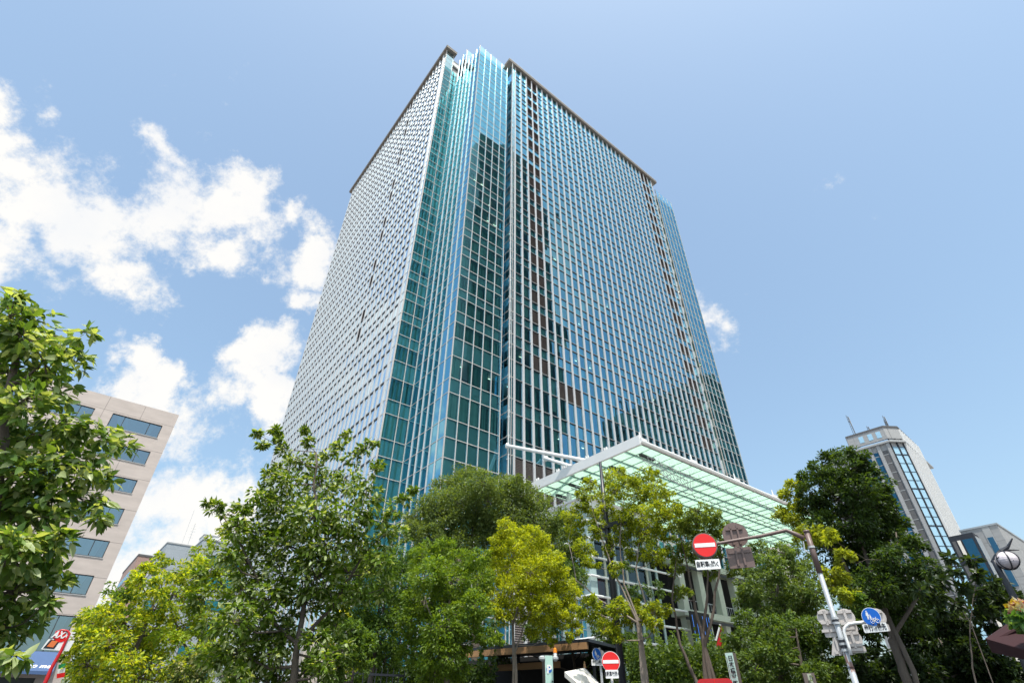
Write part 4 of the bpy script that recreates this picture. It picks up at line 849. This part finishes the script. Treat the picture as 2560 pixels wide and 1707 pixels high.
T('garden_tree','bushy green tree at the bottom left of centre, right of the broad-leaved trunk',GM,15,[[(880,1720),(885,1660)]],
  [(830,1560,24),(870,1580,28),(850,1630,28),(900,1640,28),(830,1680,24),(880,1690,28),(780,1650,20),(920,1600,22)],(.10,18),3.2,(.07,.13,.03),(.18,.28,.05),shape='slim',br=.06)
T('shrub','yellow-leaved shrub low behind the broad-leaved trunk',GM,17,[[(850,1720),(850,1660)]],[(830,1500,14),(860,1530,16),(820,1600,16),(870,1660,18),(800,1560,12)],(.09,14),3.2,(.45,.48,.03),(.66,.62,.05),shape='slim',br=.04,cat='shrub')
hedgepx('dark hedge at the bottom between the broad-leaved tree and the bright yellow-green tree',870,1240,1610,26,16000,(.03,.06,.015),(.09,.15,.035),.22)
hedgepx('low leafy shrubbery along the bottom left, below the golden-tipped tree',170,620,1660,21,13000,(.10,.16,.03),(.30,.36,.07),.16)
hedgepx('leafy undergrowth at the bottom around the tree trunks right of the black lamp post',1560,1830,1560,24,17000,(.05,.10,.025),(.17,.25,.06),.19)
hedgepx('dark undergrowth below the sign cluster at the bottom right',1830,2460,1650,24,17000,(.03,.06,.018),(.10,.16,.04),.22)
# ---------------------------------------------------------------- street furniture
def P3(px,py,d): return at(px,py,d)
# overhead sign pole with curved arm
D=13.0
pb0=P3(2140,1700,D); ptop=P3(2019,1338,D); polx=(pb0[:2]+0*ptop[:2])
base=np.array([ptop[0],ptop[1],0.]); 
pole=thing('sign_pole','weathered grey steel pole with a brown curved arm reaching left over the street','pole',tuple(base)); PB=tuple(base)
def on_pole(py):   # height on the pole axis for a pixel row
    lo,hi=0.,8.
    for _ in range(40):
        m=(lo+hi)/2; v=np.array([base[0],base[1],m-CZ]); yy=CY-F*(v@up)/(v@fw)
        if yy>py: lo=m
        else: hi=m
    return lo
ztop=on_pole(1336); zmid=on_pole(1400); zj=on_pole(1668)
part('post',MB().tube([base,base+[0,0,zj]],[.056,.054],m_rust,20).tube([base+[0,0,zj],base+[0,0,zj+.03],base+[0,0,zmid]],[.064,.05,.046],m_rust,20),pole,PB,True)
part('post_head',MB().tube([base+[0,0,zmid-.25],base+[0,0,ztop+.05]],[.058,.056],m_brown,20).tube([base+[0,0,ztop+.05],base+[0,0,ztop+.09]],[.068,.058],m_brown,20),pole,PB,True,label='brown upper length of the pole')
arm=[P3(2010,1345,D),P3(1990,1335,D-.02),P3(1965,1325,D-.05),P3(1940,1331,D-.08),P3(1900,1340,D-.1),P3(1850,1348,D-.15),P3(1800,1357,D-.2),P3(1775,1361,D-.22)]
part('arm',MB().tube(arm,[.05,.046,.042,.038,.036,.034,.032,.03],m_brown,14),pole,PB,True)
part('bracket',MB().tube([base+[0,0,ztop-.28],base+[0,0,ztop-.24]],.068,m_grey,18).tube([P3(2008,1352,D-.1),P3(2012,1375,D-.1),P3(2024,1383,D-.1)],.012,m_grey,6),pole,PB)
# overhead no-entry sign (drum) and its plate
def noentry(nm,lab,px,py,d,r,yaw,drum,arm_=None):
    c=P3(px,py,d); fr=frame(c,yaw); t=thing(nm,lab,'traffic sign',tuple(c)); o=tuple(c)
    part('drum' if drum>.05 else 'plate',MB().extr(circ(r),fr,drum,m_brown if drum>.05 else m_signw),t,o)
    part('red_face',MB().extr(circ(r*.955),shift(fr,.006),.008,m_signr),t,o); part('bar',MB().extr([(-r*.86,-r*.165),(r*.86,-r*.165),(r*.86,r*.165),(-r*.86,r*.165)],shift(fr,.012),.006,m_signw),t,o)
    return t,fr,o
ts,fr,o=noentry('no_entry_sign','round red no-entry sign in a deep brown drum on the overhead arm',1762,1362,D-.35,.255,8,.18)
part('rim',MB().extr(circ(.268)+[],shift(fr,-.01),.17,m_brown).extr([(-.12,.1),(.12,.1),(.12,.3),(-.12,.3)],shift((fr[0]+fr[1]*.05,fr[1],fr[2],fr[3]),-.22),.12,m_brown),ts,o)
c=P3(1770,1410,D-.37); fp=frame(c,8); t=thing('text_plate','white plate 自転車を除く below the overhead no-entry sign','sign',tuple(c)); o=tuple(c)
part('plate',MB().extr(rrect(.51,.205,.022),fp,.012,m_signw),t,o); text('lettering','自転車',.127,fp,-.112,0,m_ink,t,o,sx=.72,bold=.004); text('lettering','を',.075,fp,.042,-.023,m_ink,t,o,bold=.003); text('lettering','除',.127,fp,.118,0,m_ink,t,o,sx=.72,bold=.004); text('lettering','く',.108,fp,.198,-.008,m_ink,t,o,sx=.8,bold=.003)
def backsign(nm,lab,shape,d,yaw,m,braces,th=.03,lip=None,group=None):
    c=P3(shape[0],shape[1],d); fr=frame(c,yaw); t=thing(nm,lab,'sign back',tuple(c),0,group); o=tuple(c)
    if shape[2]=='disc': poly=circ(rad(shape[0],shape[1],d,shape[3]))
    elif shape[2]=='rect': poly=rrect(rad(shape[0],shape[1],d,shape[3])*2,rad(shape[0],shape[1],d,shape[4])*2,.025)
    else:
        s=rad(shape[0],shape[1],d,shape[3]); poly=[(-s*.25,s),(s*.25,s),(s,-s*.9),(s*.9,-s),(-s*.9,-s),(-s,-s*.9)]
    part('plate',MB().extr(poly,fr,th,m),t,o)
    for (x0,y0,x1,y1,w_) in braces:
        mb=MB(); mb.extr([(x0-w_/2,y0-w_/2 if y0==y1 else y0),(x1+w_/2,y0-w_/2 if y0==y1 else y0),(x1+w_/2,y1+w_/2 if y0==y1 else y1),(x0-w_/2,y1+w_/2 if y0==y1 else y1)],shift(fr,.035),.034,m); part('brace',mb,t,o)
    return t,fr,o
backsign('round_sign_back','back of a round brown sign hanging from the overhead arm',(1838,1336,'disc',30),D-.02,4,m_brown,[(-.07,-.22,-.07,.21,.04),(.07,-.22,.07,.21,.04),(-.16,.12,.16,.12,.04)])
t,fr,o=backsign('square_sign_back','back of a square brown sign below the round brown one',(1851,1393,'rect',30,24),D-.02,4,m_brown,[(-.07,-.17,-.07,.22,.04),(.07,-.17,.07,.22,.04)])
part('fold',MB().extr([(-.23,.09),(.23,.09),(.23,.18),(-.23,.18)],shift(fr,.02),.018,m_brown),t,o)
# cluster of small signs
GS='grey backs of the small traffic signs clamped to the weathered pole'
tabs=lambda k:[(-k,k,-k*.35,k,.05),(k*.35,k,k,k,.05),(-k,-k,-k*.35,-k,.05),(k*.35,-k,k,-k,.05),(0,-k*1.5,0,k*1.4,.045)]
for (sh,lab,k) in (((2064,1543,'disc',19),'round grey sign back at the upper left of the small sign cluster',.09),((2115,1543,'disc',20),'round grey sign back just right of the pole, top of the cluster',.10),((2133,1597,'disc',20),'round grey sign back lowest of the cluster, right of the pole',.10),((2192,1542,'disc',20),'round grey sign back hidden behind the blue disc',.09)):
    backsign('round_sign_back',lab,sh,D+ (.06 if sh[0]!=2192 else .12),0,m_plate,tabs(k),.01,group=GS)
for (sh,lab,k) in (((2074,1576,'rect',13,14),'nearly square grey sign back left of the pole',.07),((2121,1570,'rect',20,7),'long grey sign back right of the pole above the lowest disc',.05),((2142,1623,'rect',20,7),'long grey sign back at the bottom right of the cluster',.05),((2202,1569,'rect',19,8),'long grey sign back behind the white text plate',.04)):
    backsign('plate_sign_back',lab,sh,D+(.07 if sh[0]<2190 else .13),0,m_plate,[(-k*1.6,0,-k*.5,0,.05),(k*.5,0,k*1.6,0,.05)],.01,group=GS)
backsign('triangle_sign_back','tapered grey sign back at the bottom left of the cluster',(2094,1615,'tri',19),D+.06,0,m_plate,[(-.05,-.1,.08,-.1,.05),(.0,-.15,.0,.15,.04)],.01,group=GS)
for py in (1545,1552,1557,1596,1602,1609,1616,1625):
    z=on_pole(py); part('clamp',MB().tube([base+[0,0,z-.02],base+[0,0,z+.02]],.068 if py%2 else .062,m_black if py in (1552,1602,1616) else m_grey,18),pole,PB)
br_=[P3(2128,1636,D-.1),P3(2122,1615,D-.1),P3(2115,1595,D-.1),P3(2110,1578,D-.1),P3(2113,1567,D-.1),P3(2122,1559,D-.1),P3(2140,1556,D-.1),P3(2174,1553,D-.1)]
part('side_arm',MB().tube(br_,.027,m_signw,10),pole,PB,True)
def pedestrian(fr,r,t,o,k=1):
    X=lambda x,y:(x*r,y*r)
    part('picture',MB().extr([X(a*.07-.33,b*.07+.62) for a,b in circ(1,12)],shift(fr,.008),.002,m_signw).extr([X(x,y) for x,y in ((-.42,.52),(-.24,.52),(-.18,.15),(-.24,.12),(-.26,.05),(-.28,-.25),(-.33,-.25),(-.34,.02),(-.37,-.25),(-.43,-.25),(-.42,.1),(-.50,.2))],shift(fr,.008),.002,m_signw)
     .extr([X(a*.045-.08,b*.045+.22) for a,b in circ(1,10)],shift(fr,.008),.002,m_signw).extr([X(x,y) for x,y in ((-.14,.16),(-.02,.16),(.0,-.05),(-.03,-.25),(-.07,-.25),(-.09,-.25),(-.13,-.25),(-.16,-.05))],shift(fr,.008),.002,m_signw),t,o)
    mb=MB()
    for cx in (-.02,.52):
        pts=[fr[0]+fr[1]*((cx+.2*math.cos(a))*r)+fr[2]*((-.48+.2*math.sin(a))*r)+fr[3]*.008 for a in np.linspace(0,2*math.pi,22)]; mb.tube(pts,.022*r,m_signw,4)
    for a,b in (((-.02,-.48),(.16,-.2)),((.16,-.2),(.42,-.2)),((.42,-.2),(.26,-.48)),((.26,-.48),(-.02,-.48)),((.16,-.2),(.26,-.48)),((.38,-.12),(.52,-.48)),((.08,-.16),(.2,-.16)),((.38,-.12),(.48,-.1))):
        mb.tube([fr[0]+fr[1]*(p[0]*r)+fr[2]*(p[1]*r)+fr[3]*.008 for p in (a,b)],.022*r,m_signw,4)
    part('picture',mb,t,o)
def bluesign(lab,px,py,d,r,yaw):
    c=P3(px,py,d); fr=frame(c,yaw); t=thing('pedestrian_cycle_sign',lab,'traffic sign',tuple(c),0,'blue pedestrian and bicycle signs'); o=tuple(c)
    part('plate',MB().extr(circ(r),fr,.012,m_signw),t,o); part('blue_face',MB().extr(circ(r*.95),shift(fr,.004),.003,m_signb),t,o); pedestrian(fr,r,t,o); return t
def textplate(lab,px,py,d,w_,h,s,yaw,size,sx=.8):
    c=P3(px,py,d); fr=frame(c,yaw); t=thing('text_plate',lab,'sign',tuple(c)); o=tuple(c)
    part('plate',MB().extr(rrect(w_,h,.02),fr,.01,m_signw),t,o); text('lettering',s,size,fr,0,0,m_ink,t,o,sx=sx,bold=.003); return t
bluesign('larger blue disc with white walkers and bicycle, beside the weathered pole',2178,1541,D-.2,rad(2178,1541,D,20.5),-6)
textplate('white plate 歩行者優先 under the larger blue disc',2188,1568,D-.2,.40,.145,'歩行者優先',-6,.115,.62)
# lower no-entry sign on its own post
d=17; t,fr,o=noentry('no_entry_sign','round red no-entry sign with white rim at the bottom, right of the small blue sign',1527,1653,d,rad(1527,1653,d,22.5),0,.02)
post=P3(1530,1700,d); post=post-fr[3]*.07; part('post',MB().tube([(post[0],post[1],0),(post[0],post[1],fr[0][2]+.2)],.035,m_signw,12),t,o)
cc_=P3(1530,1684,d-.05); fp=frame(cc_,0); t2=thing('text_plate','white plate 自転車を除く under the lower no-entry sign','sign',tuple(cc_)); part('plate',MB().extr(rrect(rad(1530,1684,d,16)*2,rad(1530,1684,d,9)*2,.02),shift(fp,.02),.01,m_signw),t2,tuple(cc_)); text('lettering','自転車を除く',.12,shift(fp,.02),0,0,m_ink,t2,tuple(cc_),sx=.6,bold=.003)
d=20; bluesign('smaller blue disc low in the picture, left of the lower no-entry sign',1492,1634,d,rad(1492,1634,d,13.5),38)
textplate('small white plate 歩行者優先 under the smaller blue disc',1494,1655,d,.42,.17,'歩行者優先',20,.12,.6)
q=P3(1500,1640,d+.15); t=thing('sign_post','thin grey post carrying the smaller blue disc','post',(q[0],q[1],0)); part('post',MB().tube([(q[0],q[1],0),(q[0],q[1],q[2]+.25)],.04,m_grey,10),t,(q[0],q[1],0)); fq=frame(q,0); part('sign_back',MB().extr(circ(.2),fq,.02,m_plate),t,(q[0],q[1],0))
# black lamp post
d=19.6; lb=P3(1556,1700,d); base2=np.array([lb[0],lb[1],0]); lp=thing('lamp_post','slim black lamp post with a flat horizontal lamp arm in front of the pavilion','lamp post',tuple(base2))
def zon(bx_,py):
    lo,hi=0.,14.
    for _ in range(40):
        m=(lo+hi)/2; v=np.array([bx_[0],bx_[1],m-CZ]); yy=CY-F*(v@up)/(v@fw)
        if yy>py: lo=m
        else: hi=m
    return lo
zt_=zon(base2,1155); za=zon(base2,1322)
part('post',MB().tube([base2,base2+[0,0,za],base2+[0,0,zt_]],[.13,.10,.055],m_black,12),lp,tuple(base2),True)
xl=P3(1500,1325,d); xr_=P3(1560,1313,d-.6); v=xr_-xl; v[2]=0; v/=np.linalg.norm(v); nn=np.array([-v[1],v[0],0]); pa=base2+[0,0,za]
mb=MB(); a0=pa-v*.55; a1=pa+v*1.05
mb.v+= [tuple(x) for x in (a0-nn*.13,a1-nn*.13,a1+nn*.13,a0+nn*.13,a0-nn*.13+[0,0,.16],a1-nn*.13+[0,0,.16],a1+nn*.13+[0,0,.16],a0+nn*.13+[0,0,.16])]
for f in ((0,3,2,1),(4,5,6,7),(0,1,5,4),(1,2,6,5),(2,3,7,6),(3,0,4,7)): mb.f.append(f); mb.mi.append(mb._m(m_black))
part('lamp_arm',mb,lp,tuple(base2)); a2=pa+v*.3; a3=pa+v*.95; part('diffuser',MB().quad([a2-nn*.09-[0,0,.01],a3-nn*.09-[0,0,.01],a3+nn*.09-[0,0,.01],a2+nn*.09-[0,0,.01]],m_cream),lp,tuple(base2))
# parking pylon
def pylon(nm,lab,px0,px1,pytop,d,depth,yaw,side='R'):
    c=P3((px0+px1)/2,pytop,d); w_=np.linalg.norm(P3(px1,pytop,d)-P3(px0,pytop,d)); fr=frame(np.array([c[0],c[1],c[2]]),yaw); t=thing(nm,lab,'sign pylon',(c[0],c[1],0)); o=(c[0],c[1],0)
    part('body',MB().extr([(-w_/2,-c[2]),(w_/2,-c[2]),(w_/2,0),(-w_/2,0)],fr,depth,m_pilb),t,o); part('face',MB().extr([(-w_/2+.01,-c[2]),(w_/2-.01,-c[2]),(w_/2-.01,-.01),(-w_/2+.01,-.01)],shift(fr,.012),.01,m_mint),t,o); return t,fr,o,w_
t,fr,o,w_=pylon('parking_pylon','pale mint parking pylon with a blue P disc and an amber beacon',1361,1382,1637,21,.45,12)
fr2=shift(fr,.02); part('disc',MB().extr(circ(w_*.33,30,0,-.42),fr2,.006,m_signb),t,o); text('lettering','P',.34,shift(fr,.022),0,-.42,m_signw,t,o,bold=.012)
mb=MB(); r_=.06
for cx,cy in ((-.13,-.92),(-.02,-.92)): mb.tube([fr[0]+fr[1]*(cx+r_*math.cos(a)*.7)+fr[2]*(cy+r_*math.sin(a)*.7)+fr[3]*.02 for a in np.linspace(0,6.283,14)],.012,m_ink,4)
mb.extr([(-.15,-.86),(-.06,-.82),(-.02,-.86),(-.06,-.90)],fr2,.004,m_ink); mb.tube([fr[0]+fr[1]*(.11+r_*math.cos(a))+fr[2]*(-.93+r_*math.sin(a))+fr[3]*.02 for a in np.linspace(2.2,6.6,14)],.012,m_ink,4)
mb.extr([(.09,-.80),(.12,-.80),(.12,-.90),(.17,-.90),(.17,-.92),(.09,-.92)],fr2,.004,m_ink).extr([(a*.025+.105,b*.025-.76) for a,b in circ(1,10)],fr2,.004,m_ink)
part('picture',mb,t,o); part('arrow',MB().extr([(-.12,-1.30),(.0,-1.18),(.03,-1.22),(-.04,-1.28),(.13,-1.28),(.13,-1.33),(-.04,-1.33),(.03,-1.39),(.0,-1.43)],fr2,.004,m_ink),t,o)
for s_,m_ in ((1,m_amber),(-1,m_grey)):
    cpt=fr[0]+fr[1]*(s_*(w_/2+.09))+np.array([0,0,-.02]); be=part('beacon',MB().tube([cpt-[0,0,.16],cpt-[0,0,.1],cpt-[0,0,.04],cpt],[.04,.11,.11,.06],m_grey,12),t,o)
    if s_>0: part('lens',MB().tube([cpt,cpt+[0,0,.1]],[.065,.06],m_signw,12).tube([cpt+[0,0,.1],cpt+[0,0,.22],cpt+[0,0,.25]],[.07,.055,.02],m_amber,12),be,o)
t,fr,o,w_=pylon('address_pylon','tall mint address pylon with vertical lettering at the bottom right of centre',1811,1832,1630,19,.35,-14)
for i,ch in enumerate('日本橋室町三井タ'): text('lettering',ch,.15,shift(fr,.02),.02,-.16-.155*i,m_ink,t,o,bold=.004)
part('line',MB().extr([(-.09,-1.4),(-.075,-1.4),(-.075,-.12),(-.09,-.12)],shift(fr,.016),.003,m_ink),t,o)
# dark dressed panel behind (green and grey pylon right of it)
t,fr,o,w_=pylon('small_pylon','small dark pylon with a pale green stripe under the sign cluster',2005,2035,1681,20,.2,5)
part('stripe',MB().extr([(-.04,-2),(.07,-2),(.07,-.02),(-.04,-.02)],shift(fr,.02),.006,m_col),t,o); t.children[1].data.materials[0]=m_pilb
# pergola with wooden fascia and black back wall
D2=27; pg=abthing('pergola','brown timber fascia of a flat shelter roof over a black recess, behind the parking pylon','shelter',*[float(x) for x in (P3(1300,1640,D2)@A_,P3(1300,1640,D2)@B_)])
l0=P3(1150,1608,D2+1.5); l1=P3(1468,1627,D2-2); base3=tuple(W(float(P3(1300,1640,D2)@A_),float(P3(1300,1640,D2)@B_),0))
zz=(l0[2]+l1[2])/2
Mi=Matrix.LocRotScale(Vector(base3),Matrix.Rotation(ROTZ,3,'Z'),None).inverted()
def wpart(nm,mb,parent,M_=Mi,**k):
    me=mb.mesh(nm); me.transform(M_); o=bpy.data.objects.new(nm,me); C.objects.link(o); o.parent=parent; return tag(o,**k)
vv=l1-l0; vv[2]=0; vl=vv/np.linalg.norm(vv); bk=np.array([-vl[1],vl[0],0]); bk=bk if bk[1]>0 else -bk
def wbox(p,q,z0,z1,th,m):
    p=np.array([p[0],p[1],0.]);q=np.array([q[0],q[1],0.]); mb=MB(); mb.v=[tuple(x) for x in (p+[0,0,z0],q+[0,0,z0],q+bk*th+[0,0,z0],p+bk*th+[0,0,z0],p+[0,0,z1],q+[0,0,z1],q+bk*th+[0,0,z1],p+bk*th+[0,0,z1])]
    for f in ((0,3,2,1),(4,5,6,7),(0,1,5,4),(1,2,6,5),(2,3,7,6),(3,0,4,7)): mb.f.append(f); mb.mi.append(mb._m(m))
    return mb
wpart('fascia',wbox(l0,l1,zz-.25,zz,.15,m_wood),pg); wpart('roof',wbox(l0-vl*.3,l1+vl*.1,zz+.005,zz+.12,3.5,m_black),pg); wpart('beam',wbox(l0+bk*1.2,l1-vl*2+bk*1.2,zz-.75,zz-.5,.15,m_wood),pg)
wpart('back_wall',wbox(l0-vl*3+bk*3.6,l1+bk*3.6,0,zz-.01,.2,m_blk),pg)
for q in (.35,.93): wpart('post',wbox(l0+(l1-l0)*q+bk*1.4,l0+(l1-l0)*(q+.012)+bk*1.4,0,zz-.01,.15,m_black),pg)
# cream sunshade
c0=P3(1411,1678,20); um=thing('sunshade','sunlit cream canvas sunshade, tilted, at the bottom centre','parasol',(P3(1455,1700,20)[0],P3(1455,1700,20)[1],0)); uo=tuple(um.location)
cp=[P3(1411,1678,19.2),P3(1455,1675,21.2),P3(1470,1678,21.0),P3(1520,1730,20.2),P3(1450,1712,18.6)]; hub=P3(1462,1668,20.3)
mb=MB()
for i in range(len(cp)):
    a,b=cp[i],cp[(i+1)%len(cp)]; m1=(a+b)/2*.97+hub*.03; mb.quad([hub,a,b],m_cream); mb.quad([hub-[0,0,.02],b-[0,0,.02],a-[0,0,.02]],m_cream); mb.quad([a,a-[0,0,.14],b-[0,0,.14],b],m_cream)
part('canvas',mb,um,uo); part('pole',MB().tube([(uo[0],uo[1],0),hub+[0,0,.1]],.03,m_wood,8),um,uo); part('finial',MB().tube([hub,hub+[0,0,.18]],[.05,.015],m_wood,8),um,uo)
# red kiosk roof and red pennant
rk=P3(1785,1695,18); t=thing('red_box','bright red rounded box at the bottom edge behind the tree trunks','kiosk',(rk[0],rk[1],0)); fr=frame(rk,0); w_=rad(1785,1695,18,42)
part('body',MB().extr(rrect(w_*2,rk[2]*1.0,.12,0,-rk[2]*.5),fr,1.2,m_redp),t,(rk[0],rk[1],0)); part('seam',MB().extr([(-.01,-rk[2]),(.01,-rk[2]),(.01,-.02),(-.01,-.02)],shift(fr,.01),.012,m_signr),t,(rk[0],rk[1],0))
fl=P3(1802,1562,26); t=thing('red_banner','narrow red banner with a white staff beside the video screen','banner',(fl[0],fl[1],0)); o=(fl[0],fl[1],0); p1=P3(1789,1605,26); p2=P3(1804,1612,26)
mb=MB().quad([fl,p1,P3(1802,1640,26),p2],m_redp); mb.quad([x+np.array([.03,.03,0]) for x in (fl,p1,P3(1802,1640,26),p2)],m_redp); part('cloth',mb,t,o); part('staff',MB().tube([P3(1801,1560,25.95),p1,P3(1780,1640,25.95),(fl[0],fl[1],0)],.04,m_signw,8),t,o)
# round shop sign on a red hooped pole, left
d=14; sc=P3(154,1590,d); t=thing('shop_sign_pole','red hooped pole with a round red sign, in front of the blue awning','sign',(P3(108,1707,d)[0],P3(108,1707,d)[1],0)); o=tuple(t.location); fr=frame(sc,10)
part('pole',MB().tube([(o[0],o[1],0),P3(120,1690,d),P3(128,1670,d),P3(152,1628,d),P3(165,1600,d),P3(174,1583,d),P3(168,1576,d),P3(155,1574,d),P3(142,1578,d),P3(136,1590,d),P3(137,1602,d)],[.035,.035,.03,.028,.022,.02,.018,.018,.018,.018,.018],m_redp,10),t,o,True)
part('disc',MB().extr(circ(rad(154,1590,d,14)),fr,.04,m_signw),t,o); part('face',MB().extr(circ(rad(154,1590,d,12.7)),shift(fr,.006),.005,m_signr),t,o); text('lettering','AXXE',.155,shift(fr,.008),0,.02,m_signw,t,o,sx=.75,bold=.006,shear=.4)
c=P3(145,1612,d); fr=frame(c,10); t=thing('picture_sign','small white panel with an orange and black picture below the round red sign','sign',tuple(c)); part('plate',MB().extr([(-.22,-.08),(.20,-.08),(.22,.09),(-.18,.09)],fr,.02,m_signw),t,tuple(c)); part('picture',MB().extr([(-.20,-.06),(-.03,-.06),(.0,.08),(-.15,.08)],shift(fr,.004),.002,m_black).extr([(-.16,-.03),(-.06,-.04),(-.03,.06),(-.12,.07)],shift(fr,.008),.002,mat('orange_print',(.7,.18,.05),.5)),t,tuple(c))
# Italian tricolour
d=16; c=P3(150,1672,d); t=thing('tricolour_flag','green, white and red flag at the corner of the beige building','flag',tuple(c)); fr=frame(c,0)
for i,m_ in enumerate((mat('flag_green',(.01,.25,.08),.6),m_signw,m_signr)):
    z=.16-.16*i; part('stripe',MB().quad([fr[0]+fr[1]*x+fr[2]*y+fr[3]*k for x,y,k in ((-.06+.02*i,z*.5,0),(.05+.03*i,z*.5+.03,.03),(.07+.03*i,z*.5-.05,.02),(-.03+.02*i,z*.5-.08,-.01))],m_),t,tuple(c))
part('staff',MB().tube([fr[0]+fr[1]*-.13+fr[2]*-1.2,fr[0]+fr[1]*-.13+fr[2]*.3],.012,m_signw,6),t,tuple(c))
# lantern street lamp
d=22; c=P3(421,1495,d); t=thing('street_lantern','old-style lantern with frosted panes among the yellow-green leaves','street lamp',(c[0],c[1],0)); o=(c[0],c[1],0); r1=rad(421,1480,d,9)
zt2=P3(424,1474,d)[2]; zb2=P3(420,1495,d)[2]; mb=MB()
def ring(z,r): return [(c[0]+r*math.cos(R(45+90*k+20)),c[1]+r*math.sin(R(45+90*k+20)),z) for k in range(4)]
a_,b_=ring(zt2,r1*1.25),ring(zb2,r1*.8)
for k in range(4): mb.quad([a_[k],a_[(k+1)%4],b_[(k+1)%4],b_[k]],m_cream)
part('shade',mb,t,o); mb=MB()
for k in range(4): mb.tube([a_[k],b_[k]],.03,m_black,5)
part('frame',mb,t,o); part('cap',MB().tube([(c[0],c[1],zt2),(c[0],c[1],zt2+.06),(c[0],c[1],zt2+.2)],[r1*1.5,r1*1.4,r1*.3],m_black,4),t,o); part('post',MB().tube([(c[0],c[1],0),(c[0],c[1],zb2-.2),(c[0],c[1],zb2)],[.09,.06,.12],m_black,10),t,o)
# wrought globe lamp at far right
d=11; c=P3(2518,1400,d); t=thing('globe_lamp','dark wrought-iron globe lamp with forked ornament at the right edge','street lamp',(P3(2540,1707,d)[0],P3(2540,1707,d)[1],0)); o=tuple(t.location); rg=rad(2518,1400,d,24)
m_pearl=mat('pearl_glass',(.62,.56,.60),.2,0,.05)
me=MB(); 
for i in range(12):
    for j in range(18):
        th=lambda a,b:(c[0]+rg*math.sin(math.pi*a/12)*math.cos(2*math.pi*b/18),c[1]+rg*math.sin(math.pi*a/12)*math.sin(2*math.pi*b/18),c[2]+rg*.85*math.cos(math.pi*a/12)); me.quad([th(i,j),th(i,j+1),th(i+1,j+1),th(i+1,j)],m_pearl)
part('globe',me,t,o,True); fr=frame(c,0)
mb=MB()
for ph in (0,60,120): 
    ax=np.array([math.cos(R(ph)),math.sin(R(ph)),0]); mb.tube([c+ax*(rg*1.04*math.cos(a))+np.array([0,0,rg*.9*math.sin(a)]) for a in np.linspace(0,2*math.pi,26)],.009,m_black,6)
for (x0,y0),(x1,y1) in (((-.7,.2),(-.2,.35)),((-.2,.35),(0,.05)),((0,.05),(.4,.2)),((-.6,-.2),(-.1,-.05)),((-.1,-.05),(.1,-.4)),((.1,-.4),(.5,-.2))): mb.tube([c+fr[1]*x0*rg+fr[2]*y0*rg+fr[3]*rg*.72,c+fr[1]*x1*rg+fr[2]*y1*rg+fr[3]*rg*.80],.008,m_black,5)
part('cage',mb,t,o)
part('ornament',MB().tube([P3(2478,1405,d),P3(2490,1390,d),P3(2505,1378,d),P3(2520,1366,d),P3(2531,1345,d)],[.012,.03,.04,.022,.008],m_black,8).tube([P3(2500,1382,d),P3(2520,1374,d),P3(2548,1374,d)],[.022,.016,.007],m_black,8).tube([P3(2505,1382,d),P3(2525,1380,d),P3(2541,1388,d)],[.03,.02,.006],m_black,6),t,o)
part('post',MB().tube([(o[0],o[1],0),P3(2545,1600,d),P3(2540,1500,d+.02),P3(2500,1430,d),P3(2485,1400,d)],[.09,.07,.05,.04,.04],m_black,10),t,o,True)
# maroon awning and flower basket
d=7.5; t=thing('maroon_awning','dark maroon canvas awning corner at the lower right edge','awning',tuple(P3(2560,1600,d)*[1,1,0])); o=tuple(t.location)
q=[P3(2463,1595,d),P3(2535,1546,d+.5),P3(2760,1420,d+.9),P3(2800,1690,d-1.2),P3(2484,1628,d-.05)]
mb=MB().quad([q[0],q[1],q[2],q[3]],m_maroon).quad([q[0],P3(2480,1630,d),P3(2800,1700,d-1.2),q[3]],m_maroon); ex=[x-np.array([0,0,.03]) for x in q[:4]]; mb.quad(ex,m_maroon); part('canvas',mb,t,o); part('rib',MB().tube([P3(2478,1608,d-.02),P3(2600,1545,d-.1)],.02,m_maroon,6).tube([P3(2535,1625,d-.1),P3(2600,1590,d-.2)],.02,m_wood,6),t,o)
d=7; c=P3(2558,1536,d); t=thing('flower_basket','hanging basket of yellow, pink and white flowers above the maroon awning','flowers',tuple(c)); o=np.array(c)
def blossoms(nm,n,cols,r,dz,sz):
    u=unit_v(n)*np.array([1,1,.8]); pos=u*(r*rng.uniform(.5,1,n)**.5)[:,None]+np.array([0,0,dz]); cl=np.array(cols)[rng.integers(0,len(cols),n)]; return leaves(nm,t,pos,u+.3*rng.normal(size=(n,3)),rng.normal(size=(n,3)),sz*rng.uniform(.7,1.2,n),cl,m_leaf,'small')
rr_=rad(2556,1540,d,24); blossoms('blossom',420,[(.55,.40,.05),(.45,.12,.16),(.6,.55,.42),(.5,.32,.26)],rr_*.85,rr_*.45,.07); blossoms('foliage',420,[(.10,.22,.06),(.22,.36,.12)],rr_*.95,-rr_*.5,.12)
part('basket',MB().tube([c-[0,0,rr_*.9],c-[0,0,rr_*.4],c],[.02,rr_*.4,rr_*.5],m_bark,10),t,tuple(c))
# pale wall with iron fence low on the left
fw_=P3(860,1700,19); t=abthing('garden_wall','pale stone wall with a dark iron fence seen under the broad-leaved tree','wall',float(fw_@A_),float(fw_@B_)); fa,fb=float(fw_@A_),float(fw_@B_); zf=P3(860,1672,19)[2]
part('wall',MB().box(fa-1.2,fa+.3,fb+.5,fb+.8,0,zf+.7,m_fence),t,(fa,fb,0)); mb=MB().box(fa-2.6,fa+2,fb,fb+.04,zf-.12,zf-.06,m_black)
for i in range(26): mb.tube([(fa-3+.2*i,fb+.02,0),(fa-3+.2*i,fb+.02,zf),(fa-3+.2*i,fb+.02,zf+.1)],[.014,.014,.004],m_black,5)
part('fence',mb,t,(fa,fb,0))
print('LEAVES',tot_)
